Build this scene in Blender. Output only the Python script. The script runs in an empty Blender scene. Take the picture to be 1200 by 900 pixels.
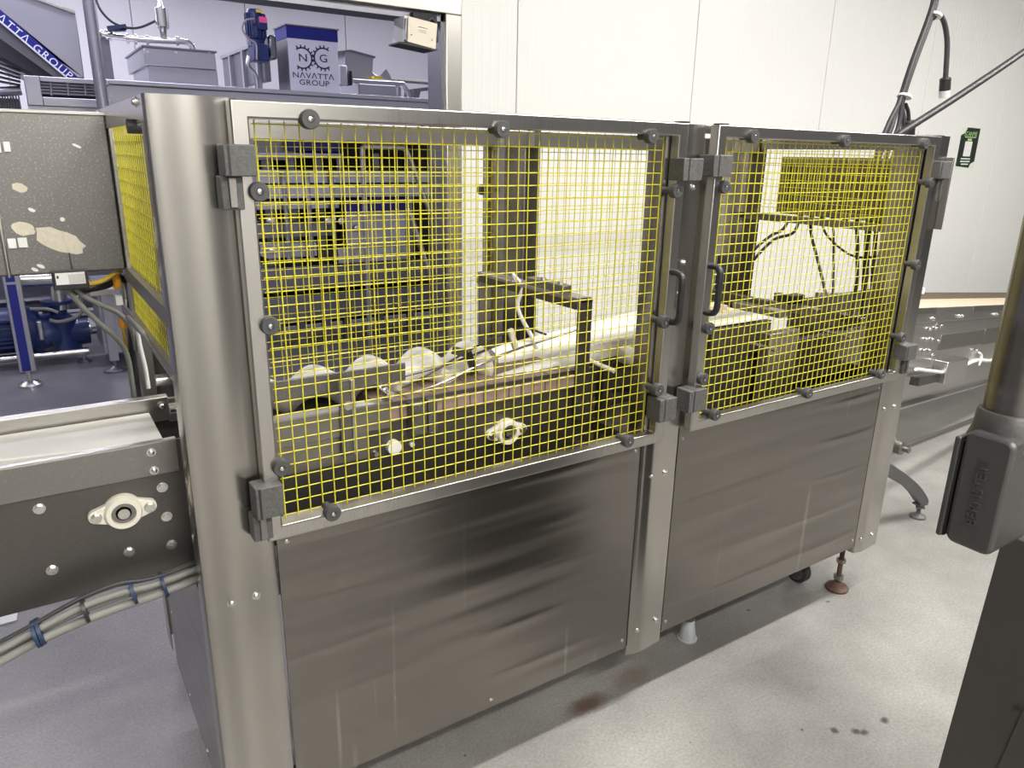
import bpy, bmesh, math, random
from mathutils import Vector, Matrix
random.seed(7)
scene = bpy.context.scene
COL = scene.collection

# ------------------------------------------------------------------ camera
FPX = 866.0
def _d(u, v): return Vector((u - 600.0, v - 450.0, FPX))
_Z = -_d(547, 3234).normalized()
_X = _d(1982, 207).normalized(); _X = (_X - _Z * _X.dot(_Z)).normalized()
_Y = _Z.cross(_X)
CAM = Vector((-0.1876, -1.34, 1.6147))
def _ray(u, v):
    q = _d(u, v); return Vector((_X.dot(q), _Y.dot(q), _Z.dot(q)))
def at(u, v, y):                      # world point seen at u,v on the plane Y = y
    r = _ray(u, v); return CAM + r * ((y - CAM.y) / r.y)
def at_x(u, v, x):
    r = _ray(u, v); return CAM + r * ((x - CAM.x) / r.x)
def at_z(u, v, z=0.0):
    r = _ray(u, v); return CAM + r * ((z - CAM.z) / r.z)
cam_data = bpy.data.cameras.new('camera'); cam = bpy.data.objects.new('camera', cam_data)
COL.objects.link(cam); scene.camera = cam
right = Vector((_X.x, _Y.x, _Z.x)); down = Vector((_X.y, _Y.y, _Z.y)); fwd = Vector((_X.z, _Y.z, _Z.z))
m = Matrix.Identity(4)
for i in range(3):
    m[i][0] = right[i]; m[i][1] = -down[i]; m[i][2] = -fwd[i]; m[i][3] = CAM[i]
cam.matrix_world = m
cam_data.sensor_width = 36.0; cam_data.lens = FPX / 1200.0 * 36.0
cam_data.clip_start = 0.02; cam_data.clip_end = 100

# ------------------------------------------------------------------ world, lights, exposure
world = bpy.data.worlds.new('hall'); scene.world = world; world.use_nodes = True
bg = world.node_tree.nodes['Background']
bg.inputs[0].default_value = (0.93, 0.93, 0.95, 1); bg.inputs[1].default_value = 0.10
scene.view_settings.view_transform = 'Standard'; scene.view_settings.look = 'None'
scene.view_settings.gamma = 1.0; scene.view_settings.use_curve_mapping = False
scene.view_settings.exposure = -0.04
def area(name, loc, sx, sy, power, color):
    l = bpy.data.lights.new(name, 'AREA'); l.shape = 'RECTANGLE'; l.size = sx; l.size_y = sy
    l.energy = power; l.color = color
    o = bpy.data.objects.new(name, l); COL.objects.link(o); o.location = loc
    return o
WARM = (1.0, 0.98, 0.945); COOL = (0.90, 0.885, 1.0)
LAMPS = [(2.3, -0.86, 3.5, 3.0, 0.12, 150, WARM), (5.6, -0.86, 3.5, 3.6, 0.12, 150, WARM),
         (0.4, -2.85, 3.5, 2.0, 0.12, 170, WARM), (5.6, -3.2, 3.5, 3.6, 0.12, 60, WARM),  # added row behind the viewer to brighten front wall and machine faces
         (-0.4, 3.6, 3.6, 3.0, 0.14, 90, (0.80, 0.78, 1.0)), (-0.6, 6.4, 3.6, 4.5, 0.14, 180, COOL), (4.0, 5.6, 3.6, 3.0, 0.14, 130, COOL)]
for (x, y, z, sx, sy, p, c) in LAMPS:
    area('ceiling_lamp_light', (x, y, z - 0.045), sx, sy, p, c)

# ------------------------------------------------------------------ materials
MAT = {}
def new_mat(name):
    mt = bpy.data.materials.new(name); mt.use_nodes = True; MAT[name] = mt
    nt = mt.node_tree; return mt, nt, nt.nodes['Principled BSDF']
def plain(name, col, rough=0.5, metal=0.0, var=0.0, vscale=30.0, bump=0.0, trans=0.0, coat=0.0, spec=None):
    mt, nt, b = new_mat(name)
    b.inputs['Base Color'].default_value = (*col, 1); b.inputs['Roughness'].default_value = rough
    b.inputs['Metallic'].default_value = metal
    if trans: b.inputs['Transmission Weight'].default_value = trans
    if coat: b.inputs['Coat Weight'].default_value = coat
    if spec is not None: b.inputs['Specular IOR Level'].default_value = spec
    if var or bump:
        tc = nt.nodes.new('ShaderNodeTexCoord'); n = nt.nodes.new('ShaderNodeTexNoise')
        n.inputs['Scale'].default_value = vscale; n.inputs['Detail'].default_value = 5
        nt.links.new(tc.outputs['Object'], n.inputs['Vector'])
        if var:
            mx = nt.nodes.new('ShaderNodeMix'); mx.data_type = 'RGBA'
            mx.inputs[6].default_value = (*[c * (1 - var) for c in col], 1)
            mx.inputs[7].default_value = (*[min(1, c * (1 + var)) for c in col], 1)
            nt.links.new(n.outputs['Fac'], mx.inputs[0]); nt.links.new(mx.outputs[2], b.inputs['Base Color'])
        if bump:
            bp = nt.nodes.new('ShaderNodeBump'); bp.inputs['Strength'].default_value = bump; bp.inputs['Distance'].default_value = 0.01
            nt.links.new(n.outputs['Fac'], bp.inputs['Height']); nt.links.new(bp.outputs[0], b.inputs['Normal'])
    return mt
def brushed(name, col, rough=0.3, axis='z', wave=0.0, wave_scale=2.0, scratch=0.02, speck=0.0, aniso=0.0, drips=0.0, creases=0.0):
    """stainless sheet: fine grain along one axis, optional oil-canning of the sheet"""
    mt, nt, b = new_mat(name); N = nt.nodes.new; L = nt.links.new
    b.inputs['Metallic'].default_value = 1.0
    tc = N('ShaderNodeTexCoord'); mp = N('ShaderNodeMapping'); L(tc.outputs['Object'], mp.inputs['Vector'])
    s = {'z': (1500, 1500, 3), 'x': (3, 1500, 1500)}[axis]; mp.inputs['Scale'].default_value = s
    n = N('ShaderNodeTexNoise'); n.inputs['Scale'].default_value = 1.0; n.inputs['Detail'].default_value = 3; L(mp.outputs[0], n.inputs['Vector'])
    n2 = N('ShaderNodeTexNoise'); n2.inputs['Scale'].default_value = 3.0; n2.inputs['Detail'].default_value = 6; L(tc.outputs['Object'], n2.inputs['Vector'])
    mr = N('ShaderNodeMapRange'); mr.inputs[3].default_value = rough - scratch; mr.inputs[4].default_value = rough + scratch * 2
    ad = N('ShaderNodeMath'); ad.operation = 'ADD'; L(n.outputs['Fac'], ad.inputs[0]); L(n2.outputs['Fac'], ad.inputs[1])
    hv = N('ShaderNodeMath'); hv.operation = 'MULTIPLY'; hv.inputs[1].default_value = 0.5; L(ad.outputs[0], hv.inputs[0])
    L(hv.outputs[0], mr.inputs[0]); L(mr.outputs[0], b.inputs['Roughness'])
    mx = N('ShaderNodeMix'); mx.data_type = 'RGBA'
    mx.inputs[6].default_value = (*[c * 0.86 for c in col], 1); mx.inputs[7].default_value = (*[min(1, c * 1.14) for c in col], 1)
    L(hv.outputs[0], mx.inputs[0]); last = mx.outputs[2]
    if speck:
        v = N('ShaderNodeTexNoise'); v.inputs['Scale'].default_value = 240; v.inputs['Detail'].default_value = 4; L(tc.outputs['Object'], v.inputs['Vector'])
        r = N('ShaderNodeMapRange'); r.inputs[1].default_value = 0.55; r.inputs[2].default_value = 0.75; r.inputs[4].default_value = speck
        L(v.outputs['Fac'], r.inputs[0])
        m2 = N('ShaderNodeMix'); m2.data_type = 'RGBA'; L(r.outputs[0], m2.inputs[0]); L(last, m2.inputs[6]); m2.inputs[7].default_value = (0.75, 0.74, 0.72, 1)
        last = m2.outputs[2]
        # chalky specks also break the mirror
        L(m2.outputs[2], b.inputs['Base Color'])
    if drips:
        m4 = N('ShaderNodeMapping'); m4.inputs['Scale'].default_value = (38, 38, 1.3); L(tc.outputs['Object'], m4.inputs['Vector'])
        n4 = N('ShaderNodeTexNoise'); n4.inputs['Scale'].default_value = 1.0; n4.inputs['Detail'].default_value = 2; L(m4.outputs[0], n4.inputs['Vector'])
        r4 = N('ShaderNodeMapRange'); r4.inputs[1].default_value = 0.66; r4.inputs[2].default_value = 0.74; r4.inputs[4].default_value = drips; L(n4.outputs['Fac'], r4.inputs[0])
        x4 = N('ShaderNodeMix'); x4.data_type = 'RGBA'; L(r4.outputs[0], x4.inputs[0]); L(last, x4.inputs[6]); x4.inputs[7].default_value = (0.62, 0.60, 0.56, 1); last = x4.outputs[2]
    L(last, b.inputs['Base Color'])
    bp = N('ShaderNodeBump'); bp.inputs['Strength'].default_value = 0.02; bp.inputs['Distance'].default_value = 0.00005
    L(n.outputs['Fac'], bp.inputs['Height']); prev = bp
    if wave:
        mp2 = N('ShaderNodeMapping'); mp2.inputs['Scale'].default_value = (0.35, 1, wave_scale); L(tc.outputs['Object'], mp2.inputs['Vector'])
        n3 = N('ShaderNodeTexNoise'); n3.inputs['Scale'].default_value = 2.2; n3.inputs['Detail'].default_value = 1.5; L(mp2.outputs[0], n3.inputs['Vector'])
        b2 = N('ShaderNodeBump'); b2.inputs['Strength'].default_value = 1.0; b2.inputs['Distance'].default_value = wave
        L(n3.outputs['Fac'], b2.inputs['Height']); L(bp.outputs[0], b2.inputs['Normal']); prev = b2
    if creases:                                        # shallow horizontal creases of the rolled sheet
        wv = N('ShaderNodeTexWave'); wv.bands_direction = 'Z'; wv.inputs['Scale'].default_value = 2.4; wv.inputs['Distortion'].default_value = 2.2
        wv.inputs['Detail'].default_value = 1.0; wv.inputs['Detail Scale'].default_value = 0.5
        m5 = N('ShaderNodeMapping'); m5.inputs['Scale'].default_value = (0.8, 1, 1); L(tc.outputs['Object'], m5.inputs['Vector']); L(m5.outputs[0], wv.inputs['Vector'])
        pw = N('ShaderNodeMath'); pw.operation = 'POWER'; pw.inputs[1].default_value = 14; L(wv.outputs['Fac'], pw.inputs[0])
        n6 = N('ShaderNodeTexNoise'); n6.inputs['Scale'].default_value = 2.0; L(tc.outputs['Object'], n6.inputs['Vector'])
        r6 = N('ShaderNodeMapRange'); r6.inputs[1].default_value = 0.42; r6.inputs[2].default_value = 0.62; L(n6.outputs['Fac'], r6.inputs[0])
        mu = N('ShaderNodeMath'); mu.operation = 'MULTIPLY'; L(pw.outputs[0], mu.inputs[0]); L(r6.outputs[0], mu.inputs[1])
        b3 = N('ShaderNodeBump'); b3.inputs['Strength'].default_value = 1.0; b3.inputs['Distance'].default_value = creases
        L(mu.outputs[0], b3.inputs['Height']); L(prev.outputs[0], b3.inputs['Normal']); prev = b3
    L(prev.outputs[0], b.inputs['Normal'])
    if aniso: b.inputs['Anisotropic'].default_value = aniso
    return mt
brushed('steel_panel', (0.245, 0.228, 0.21), 0.25, 'z', 0.010, 5.0, drips=0.3, creases=0.0022)
brushed('steel_post', (0.46, 0.44, 0.41), 0.24, 'z', 0.005, 1.0)
brushed('steel_tube', (0.52, 0.50, 0.47), 0.27, 'z')
brushed('steel_rail', (0.52, 0.50, 0.47), 0.33, 'x', speck=0.12)
brushed('steel_old', (0.30, 0.285, 0.265), 0.42, 'x', speck=0.12)
brushed('steel_dark', (0.16, 0.15, 0.14), 0.45, 'x', speck=0.06)
brushed('steel_guard', (0.21, 0.203, 0.192), 0.46, 'z', speck=0.34)
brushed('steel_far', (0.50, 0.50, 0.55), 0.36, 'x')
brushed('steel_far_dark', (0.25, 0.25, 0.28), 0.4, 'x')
brushed('steel_frame', (0.66, 0.63, 0.58), 0.3, 'z')
brushed('steel_bolt', (0.72, 0.70, 0.67), 0.25, 'z')
brushed('steel_outfeed', (0.62, 0.61, 0.59), 0.30, 'x', 0.006, 1.0)
plain('wire_yellow', (0.56, 0.505, 0.02), 0.4, var=0.12, vscale=60)
plain('black_plastic', (0.018, 0.018, 0.019), 0.42)
plain('knob_plastic', (0.055, 0.055, 0.055), 0.5, var=0.3, vscale=90)
plain('hinge_grey', (0.085, 0.083, 0.08), 0.5, var=0.35, vscale=120, bump=0.25)
plain('white_plastic', (0.80, 0.78, 0.72), 0.42, var=0.04, vscale=8)
plain('cream_plastic', (0.80, 0.76, 0.64), 0.4, var=0.05, vscale=20)
plain('belt_white', (0.78, 0.76, 0.71), 0.5, var=0.08, vscale=14)
plain('belt_brown', (0.26, 0.185, 0.155), 0.65, var=0.25, vscale=60)
plain('belt_tan', (0.62, 0.50, 0.37), 0.6, var=0.12, vscale=25)
plain('blue_paint', (0.008, 0.013, 0.19), 0.45, var=0.1, vscale=9)
plain('blue_motor', (0.011, 0.026, 0.115), 0.4, var=0.25, vscale=25)
plain('blue_tie', (0.012, 0.03, 0.08), 0.5)
plain('hose_grey', (0.22, 0.22, 0.195), 0.5, var=0.15, vscale=30)
plain('cable_grey', (0.30, 0.30, 0.31), 0.5)
plain('cable_black', (0.02, 0.02, 0.021), 0.45)
plain('cable_dark', (0.04, 0.04, 0.043), 0.5)
plain('cable_yellow', (0.45, 0.30, 0.03), 0.5)
plain('cable_white', (0.80, 0.79, 0.76), 0.45)
plain('orange_plastic', (0.85, 0.36, 0.02), 0.45)
plain('panel_white', (0.70, 0.71, 0.76), 0.45, var=0.03, vscale=5)
plain('pink_label', (0.9, 0.10, 0.32), 0.6)
plain('label_yellow', (0.8, 0.62, 0.02), 0.6)
plain('label_white', (0.78, 0.78, 0.75), 0.6)
plain('ink_dark', (0.02, 0.03, 0.07), 0.6)
plain('ink_black', (0.02, 0.02, 0.02), 0.6)
plain('ink_white', (0.75, 0.76, 0.82), 0.5)
plain('ink_green', (0.35, 0.62, 0.20), 0.6)
plain('sticker_black', (0.02, 0.03, 0.02), 0.5)
plain('sticker_pale', (0.70, 0.78, 0.66), 0.5)
plain('cream_cover', (0.78, 0.70, 0.58), 0.45, var=0.06, vscale=30)
plain('residue_beige', (0.62, 0.56, 0.45), 0.8, var=0.15, vscale=80, bump=0.2)
plain('rust_brown', (0.10, 0.055, 0.035), 0.75, var=0.5, vscale=60, bump=0.3)
plain('rubber_dark', (0.03, 0.03, 0.032), 0.6)
plain('grey_cast', (0.088, 0.086, 0.081), 0.42, metal=0.35, var=0.12, vscale=200, bump=0.08)
plain('cabinet_dark', (0.055, 0.05, 0.045), 0.5, var=0.15, vscale=6)
plain('leg_grey', (0.10, 0.10, 0.10), 0.5, var=0.15, vscale=30)
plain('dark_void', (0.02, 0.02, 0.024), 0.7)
plain('clear_plastic', (0.85, 0.87, 0.88), 0.3, trans=0.45)
plain('trim_grey', (0.26, 0.24, 0.22), 0.5)
plain('ceiling_white', (0.62, 0.62, 0.62), 0.6)
lm, nt, b = new_mat('lamp_diffuser')
b.inputs['Base Color'].default_value = (0.9, 0.9, 0.9, 1); b.inputs['Emission Color'].default_value = (1, 0.97, 0.93, 1); b.inputs['Emission Strength'].default_value = 4.0

def wall_mat(name, col, period=0.045):
    mt, nt, b = new_mat(name); N = nt.nodes.new; L = nt.links.new
    b.inputs['Roughness'].default_value = 0.35
    tc = N('ShaderNodeTexCoord'); w = N('ShaderNodeTexWave'); w.bands_direction = 'X'; w.wave_profile = 'SIN'
    w.inputs['Scale'].default_value = 0.314 / period; w.inputs['Distortion'].default_value = 0.0
    L(tc.outputs['Object'], w.inputs['Vector'])
    pw = N('ShaderNodeMath'); pw.operation = 'POWER'; pw.inputs[1].default_value = 6; L(w.outputs['Fac'], pw.inputs[0])
    bp = N('ShaderNodeBump'); bp.inputs['Strength'].default_value = 0.35; bp.inputs['Distance'].default_value = 0.0015
    L(pw.outputs[0], bp.inputs['Height']); L(bp.outputs[0], b.inputs['Normal'])
    n = N('ShaderNodeTexNoise'); n.inputs['Scale'].default_value = 1.3; n.inputs['Detail'].default_value = 4; L(tc.outputs['Object'], n.inputs['Vector'])
    mx = N('ShaderNodeMix'); mx.data_type = 'RGBA'; mx.inputs[6].default_value = (*[c * 0.96 for c in col], 1); mx.inputs[7].default_value = (*[min(1, c * 1.03) for c in col], 1)
    L(n.outputs['Fac'], mx.inputs[0]); L(mx.outputs[2], b.inputs['Base Color'])
wall_mat('wall_panel', (0.80, 0.797, 0.775))
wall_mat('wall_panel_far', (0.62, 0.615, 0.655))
plain('joint_grey', (0.40, 0.40, 0.38), 0.6)

def floor_mat(name, c0, c1, rough, spots=()):
    mt, nt, b = new_mat(name); N = nt.nodes.new; L = nt.links.new
    tc = N('ShaderNodeTexCoord'); n = N('ShaderNodeTexNoise'); n.inputs['Scale'].default_value = 1.4; n.inputs['Detail'].default_value = 9; n.inputs['Roughness'].default_value = 0.62
    L(tc.outputs['Object'], n.inputs['Vector'])
    f = N('ShaderNodeTexNoise'); f.inputs['Scale'].default_value = 120; f.inputs['Detail'].default_value = 3; L(tc.outputs['Object'], f.inputs['Vector'])
    mx = N('ShaderNodeMix'); mx.data_type = 'RGBA'; mx.inputs[6].default_value = (*c0, 1); mx.inputs[7].default_value = (*c1, 1)
    mr = N('ShaderNodeMapRange'); mr.inputs[1].default_value = 0.3; mr.inputs[2].default_value = 0.7; L(n.outputs['Fac'], mr.inputs[0]); L(mr.outputs[0], mx.inputs[0])
    m2 = N('ShaderNodeMix'); m2.data_type = 'RGBA'; m2.blend_type = 'MULTIPLY'; m2.inputs[0].default_value = 0.75
    r2 = N('ShaderNodeMapRange'); r2.inputs[1].default_value = 0.3; r2.inputs[2].default_value = 0.7; r2.inputs[3].default_value = 0.7; r2.inputs[4].default_value = 1.1
    L(f.outputs['Fac'], r2.inputs[0]); cb = N('ShaderNodeCombineColor')
    for k in range(3): L(r2.outputs[0], cb.inputs[k])
    L(mx.outputs[2], m2.inputs[6]); L(cb.outputs[0], m2.inputs[7]); last = m2.outputs[2]
    # small scattered dark flecks
    v = N('ShaderNodeTexVoronoi'); v.inputs['Scale'].default_value = 9.0; L(tc.outputs['Object'], v.inputs['Vector'])
    r3 = N('ShaderNodeMapRange'); r3.inputs[1].default_value = 0.055; r3.inputs[2].default_value = 0.035; L(v.outputs['Distance'], r3.inputs[0])
    n4 = N('ShaderNodeTexNoise'); n4.inputs['Scale'].default_value = 2.3; L(tc.outputs['Object'], n4.inputs['Vector'])
    r4 = N('ShaderNodeMapRange'); r4.inputs[1].default_value = 0.52; r4.inputs[2].default_value = 0.6; L(n4.outputs['Fac'], r4.inputs[0])
    mm = N('ShaderNodeMath'); mm.operation = 'MULTIPLY'; L(r3.outputs[0], mm.inputs[0]); L(r4.outputs[0], mm.inputs[1])
    m3 = N('ShaderNodeMix'); m3.data_type = 'RGBA'; L(mm.outputs[0], m3.inputs[0]); L(last, m3.inputs[6]); m3.inputs[7].default_value = (*[c * 0.35 for c in c0], 1); last = m3.outputs[2]
    if spots:
        nd = N('ShaderNodeTexNoise'); nd.inputs['Scale'].default_value = 45; nd.inputs['Detail'].default_value = 3; L(tc.outputs['Object'], nd.inputs['Vector'])
        nb = N('ShaderNodeTexNoise'); nb.inputs['Scale'].default_value = 9; nb.inputs['Detail'].default_value = 4; L(tc.outputs['Object'], nb.inputs['Vector'])
        for (x, y, rx, ry, ragged, col, op) in spots:
            mp = N('ShaderNodeMapping'); mp.vector_type = 'POINT'
            mp.inputs['Location'].default_value = (-x / rx, -y / ry, 0); mp.inputs['Scale'].default_value = (1 / rx, 1 / ry, 0)
            L(tc.outputs['Object'], mp.inputs['Vector'])
            ln = N('ShaderNodeVectorMath'); ln.operation = 'LENGTH'; L(mp.outputs[0], ln.inputs[0])
            ns = N('ShaderNodeMath'); ns.operation = 'MULTIPLY_ADD'; L((nb if ragged > 1.2 else nd).outputs['Fac'], ns.inputs[0]); ns.inputs[1].default_value = ragged; L(ln.outputs['Value'], ns.inputs[2])
            rr = N('ShaderNodeMapRange'); rr.inputs[1].default_value = 0.9 + ragged * 0.5; rr.inputs[2].default_value = 0.55 + ragged * 0.3; rr.inputs[4].default_value = op
            L(ns.outputs[0], rr.inputs[0])
            mk = N('ShaderNodeMix'); mk.data_type = 'RGBA'; L(rr.outputs[0], mk.inputs[0]); L(last, mk.inputs[6]); mk.inputs[7].default_value = (*col, 1); last = mk.outputs[2]
    L(last, b.inputs['Base Color'])
    r5 = N('ShaderNodeMapRange'); r5.inputs[3].default_value = rough - 0.1; r5.inputs[4].default_value = rough + 0.15; L(n.outputs['Fac'], r5.inputs[0]); L(r5.outputs[0], b.inputs['Roughness'])
    bp = N('ShaderNodeBump'); bp.inputs['Strength'].default_value = 0.12; bp.inputs['Distance'].default_value = 0.004
    L(f.outputs['Fac'], bp.inputs['Height']); L(bp.outputs[0], b.inputs['Normal'])
DK = (0.05, 0.045, 0.045)
SP = [(1.782, -.435, .022, .016, .8, DK, .95), (1.614, -.379, .017, .017, .8, DK, .95), (1.665, -.415, .018, .017, .8, DK, .95),
      (1.684, -.431, .019, .014, .8, DK, .95), (1.534, -.326, .007, .007, .6, DK, .9), (2.19, .043, .014, .010, .8, DK, .8), (1.883, .166, .012, .010, .8, DK, .8),
      (1.06, .10, .11, .05, 1.6, (0.10, 0.05, 0.03), .85), (1.25, .12, .12, .06, 1.6, (0.16, 0.11, 0.08), .6),
      (-.42, 1.62, .30, .13, 1.6, (0.13, 0.10, 0.085), .85), (2.62, -.36, .03, .012, 1.2, DK, .9), (2.05, -.75, .009, .007, .6, DK, .9), (1.9, -.68, .008, .006, .6, DK, .8)]
floor_mat('floor_concrete', (0.175, 0.168, 0.155), (0.36, 0.35, 0.326), 0.40, SP)
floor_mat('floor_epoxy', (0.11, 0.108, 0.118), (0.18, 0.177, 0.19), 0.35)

# ------------------------------------------------------------------ geometry helpers
LOC = {}
class MB:
    def __init__(s): s.v = []; s.f = []
    def add(s, vs, fs):
        o = len(s.v); s.v += [Vector(p) for p in vs]; s.f += [tuple(i + o for i in q) for q in fs]; return s
    def box(s, x0, x1, y0, y1, z0, z1):
        x0, x1 = sorted((x0, x1)); y0, y1 = sorted((y0, y1)); z0, z1 = sorted((z0, z1))
        return s.add([(x0, y0, z0), (x1, y0, z0), (x1, y1, z0), (x0, y1, z0), (x0, y0, z1), (x1, y0, z1), (x1, y1, z1), (x0, y1, z1)],
              [(0, 3, 2, 1), (4, 5, 6, 7), (0, 1, 5, 4), (1, 2, 6, 5), (2, 3, 7, 6), (3, 0, 4, 7)])
    def beam(s, p0, p1, w, h, up=(0, 0, 1)):          # rectangular bar from p0 to p1
        p0 = Vector(p0); p1 = Vector(p1); d = (p1 - p0).normalized(); sd = d.cross(Vector(up)).normalized(); u = sd.cross(d)
        a = sd * w / 2; c = u * h / 2
        vs = [p + i * a + j * c for p in (p0, p1) for i, j in ((-1, -1), (1, -1), (1, 1), (-1, 1))]
        return s.add(vs, [(0, 3, 2, 1), (4, 5, 6, 7), (0, 1, 5, 4), (1, 2, 6, 5), (2, 3, 7, 6), (3, 0, 4, 7)])
    def cyl(s, p0, p1, r0, r1=None, n=14):
        r1 = r0 if r1 is None else r1; p0 = Vector(p0); p1 = Vector(p1); d = (p1 - p0).normalized()
        a = d.orthogonal().normalized(); c = d.cross(a)
        ring = lambda p, r: [p + a * (r * math.cos(2 * math.pi * k / n)) + c * (r * math.sin(2 * math.pi * k / n)) for k in range(n)]
        vs = ring(p0, r0) + ring(p1, r1)
        fs = [(k, (k + 1) % n, n + (k + 1) % n, n + k) for k in range(n)] + [tuple(range(n))[::-1], tuple(range(n, 2 * n))]
        return s.add(vs, fs)
    def lathe(s, p, axis, prof, n=20):                # prof: (distance along axis, radius)
        p = Vector(p); d = Vector(axis).normalized(); a = d.orthogonal().normalized(); c = d.cross(a); vs = []; fs = []
        for (t, r) in prof:
            for k in range(n):
                th = 2 * math.pi * k / n; vs.append(p + d * t + a * (r * math.cos(th)) + c * (r * math.sin(th)))
        for i in range(len(prof) - 1):
            for k in range(n): fs.append((i * n + k, i * n + (k + 1) % n, (i + 1) * n + (k + 1) % n, (i + 1) * n + k))
        fs += [tuple(range(n))[::-1], tuple(range((len(prof) - 1) * n, len(prof) * n))]
        return s.add(vs, fs)
    def tube(s, pts, r, n=8, k=5, closed=False):
        P = curve(pts, k) if k > 1 else [Vector(p) for p in pts]
        prev = None; vs = []; fs = []
        for i, p in enumerate(P):
            t = (P[min(i + 1, len(P) - 1)] - P[max(i - 1, 0)]).normalized()
            a = t.orthogonal().normalized() if prev is None else (prev - t * prev.dot(t)).normalized()
            prev = a; c = t.cross(a)
            vs += [p + a * (r * math.cos(2 * math.pi * j / n)) + c * (r * math.sin(2 * math.pi * j / n)) for j in range(n)]
        for i in range(len(P) - 1):
            for j in range(n): fs.append((i * n + j, i * n + (j + 1) % n, (i + 1) * n + (j + 1) % n, (i + 1) * n + j))
        fs += [tuple(range(n))[::-1], tuple(range((len(P) - 1) * n, len(P) * n))]
        return s.add(vs, fs)
    def prism(s, pts, axis, a0, a1):
        mk = {'z': lambda p, a: (p[0], p[1], a), 'y': lambda p, a: (p[0], a, p[1]), 'x': lambda p, a: (a, p[0], p[1])}[axis]
        n = len(pts); vs = [mk(p, a0) for p in pts] + [mk(p, a1) for p in pts]
        return s.add(vs, [tuple(range(n))[::-1], tuple(range(n, 2 * n))] + [(k, (k + 1) % n, n + (k + 1) % n, n + k) for k in range(n)])
    def build(s, name, mat, parent=None, bevel=0.0, smooth=40, world=True, stuff=False):
        me = bpy.data.meshes.new(name); off = LOC.get(parent.name, Vector()) if (parent is not None and world) else Vector()
        me.from_pydata([v - off for v in s.v], [], s.f)
        bm = bmesh.new(); bm.from_mesh(me); bmesh.ops.recalc_face_normals(bm, faces=bm.faces); bm.to_mesh(me); bm.free()
        me.materials.append(MAT[mat])
        if smooth:
            me.polygons.foreach_set('use_smooth', [True] * len(me.polygons)); me.set_sharp_from_angle(angle=math.radians(smooth))
        o = bpy.data.objects.new(name, me); COL.objects.link(o)
        if parent is not None: o.parent = parent; LOC[o.name] = LOC.get(parent.name, Vector())
        else: LOC[o.name] = Vector()
        if bevel:
            bv = o.modifiers.new('bevel', 'BEVEL'); bv.width = bevel; bv.segments = 2; bv.limit_method = 'ANGLE'; bv.angle_limit = math.radians(40)
        if stuff: o['kind'] = 'stuff'
        return o
def curve(pts, k=5):
    P = [Vector(p) for p in pts]
    if len(P) < 3: return P
    out = []; Q = [2 * P[0] - P[1]] + P + [2 * P[-1] - P[-2]]
    for i in range(1, len(Q) - 2):
        p0, p1, p2, p3 = Q[i - 1:i + 3]
        for j in range(k):
            t = j / k
            out.append(0.5 * ((2 * p1) + (p2 - p0) * t + (2 * p0 - 5 * p1 + 4 * p2 - p3) * t * t + (3 * p1 - p0 - 3 * p2 + p3) * t ** 3))
    out.append(P[-1]); return out
def box(*a): return MB().box(*a)
def thing(name, label, cat, loc=(0, 0, 0), group=None):
    o = bpy.data.objects.new(name, None); COL.objects.link(o); o.location = loc; o.empty_display_size = 0.1
    LOC[o.name] = Vector(loc); tag(o, label, cat, group); return o
def tag(o, label, cat, group=None):
    o['label'] = label; o['category'] = cat
    if group: o['group'] = group
    return o
def struct(o): o['kind'] = 'structure'; return o
def hollow(name):
    o = bpy.data.objects.new(name, None); COL.objects.link(o); LOC[o.name] = Vector(); return struct(o)
def pxbox(u0, v0, u1, v1, y0, y1):                    # box whose front face on plane y0 spans two corners
    a = at(u0, v0, y0); c = at(u1, v1, y0); return MB().box(a.x, c.x, y0, y1, a.z, c.z)
def inst(me, name, parent, loc, rot=None):
    o = bpy.data.objects.new(name, me); COL.objects.link(o); o.parent = parent
    o.location = Vector(loc) - LOC.get(parent.name, Vector()); LOC[o.name] = LOC.get(parent.name, Vector())
    if rot: o.rotation_euler = rot
    return o
def mesh_only(mb, name, mat, smooth=40):
    o = mb.build(name, mat, None, smooth=smooth); me = o.data; bpy.data.objects.remove(o); return me
# shared small hardware (axis towards -Y)
BOLT = mesh_only(MB().cyl((0, 0.001, 0), (0, -0.002, 0), 0.0085, n=12).lathe((0, -0.002, 0), (0, -1, 0), [(0, .0058), (.003, .0056), (.0045, .004), (.005, .001)], 10), 'bolt_mesh', 'steel_bolt')
SCREW = mesh_only(MB().lathe((0, 0.001, 0), (0, -1, 0), [(0, .0055), (.002, .0052), (.0035, .003), (.0038, .0008)], 10), 'screw_mesh', 'steel_bolt')
HEX = mesh_only(MB().cyl((0, 0.001, 0), (0, -0.0015, 0), 0.0105, n=14).cyl((0, -0.0015, 0), (0, -0.0075, 0), 0.0078, n=6), 'hex_mesh', 'steel_bolt', 25)
def text_mesh(txt, size, mat, extrude=0.0004, spacing=1.0):
    c = bpy.data.curves.new('lettering', 'FONT'); c.body = txt; c.size = size; c.extrude = extrude; c.align_x = 'CENTER'; c.align_y = 'CENTER'; c.space_character = spacing
    c.resolution_u = 3
    o = bpy.data.objects.new('lettering', c); COL.objects.link(o); dg = bpy.context.evaluated_depsgraph_get()
    me = bpy.data.meshes.new_from_object(o.evaluated_get(dg)); bpy.data.objects.remove(o); bpy.data.curves.remove(c)
    me.materials.clear(); me.materials.append(MAT[mat]); return me
RFRONT = (math.pi / 2, 0, 0)                          # lettering standing upright, read from -Y
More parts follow.
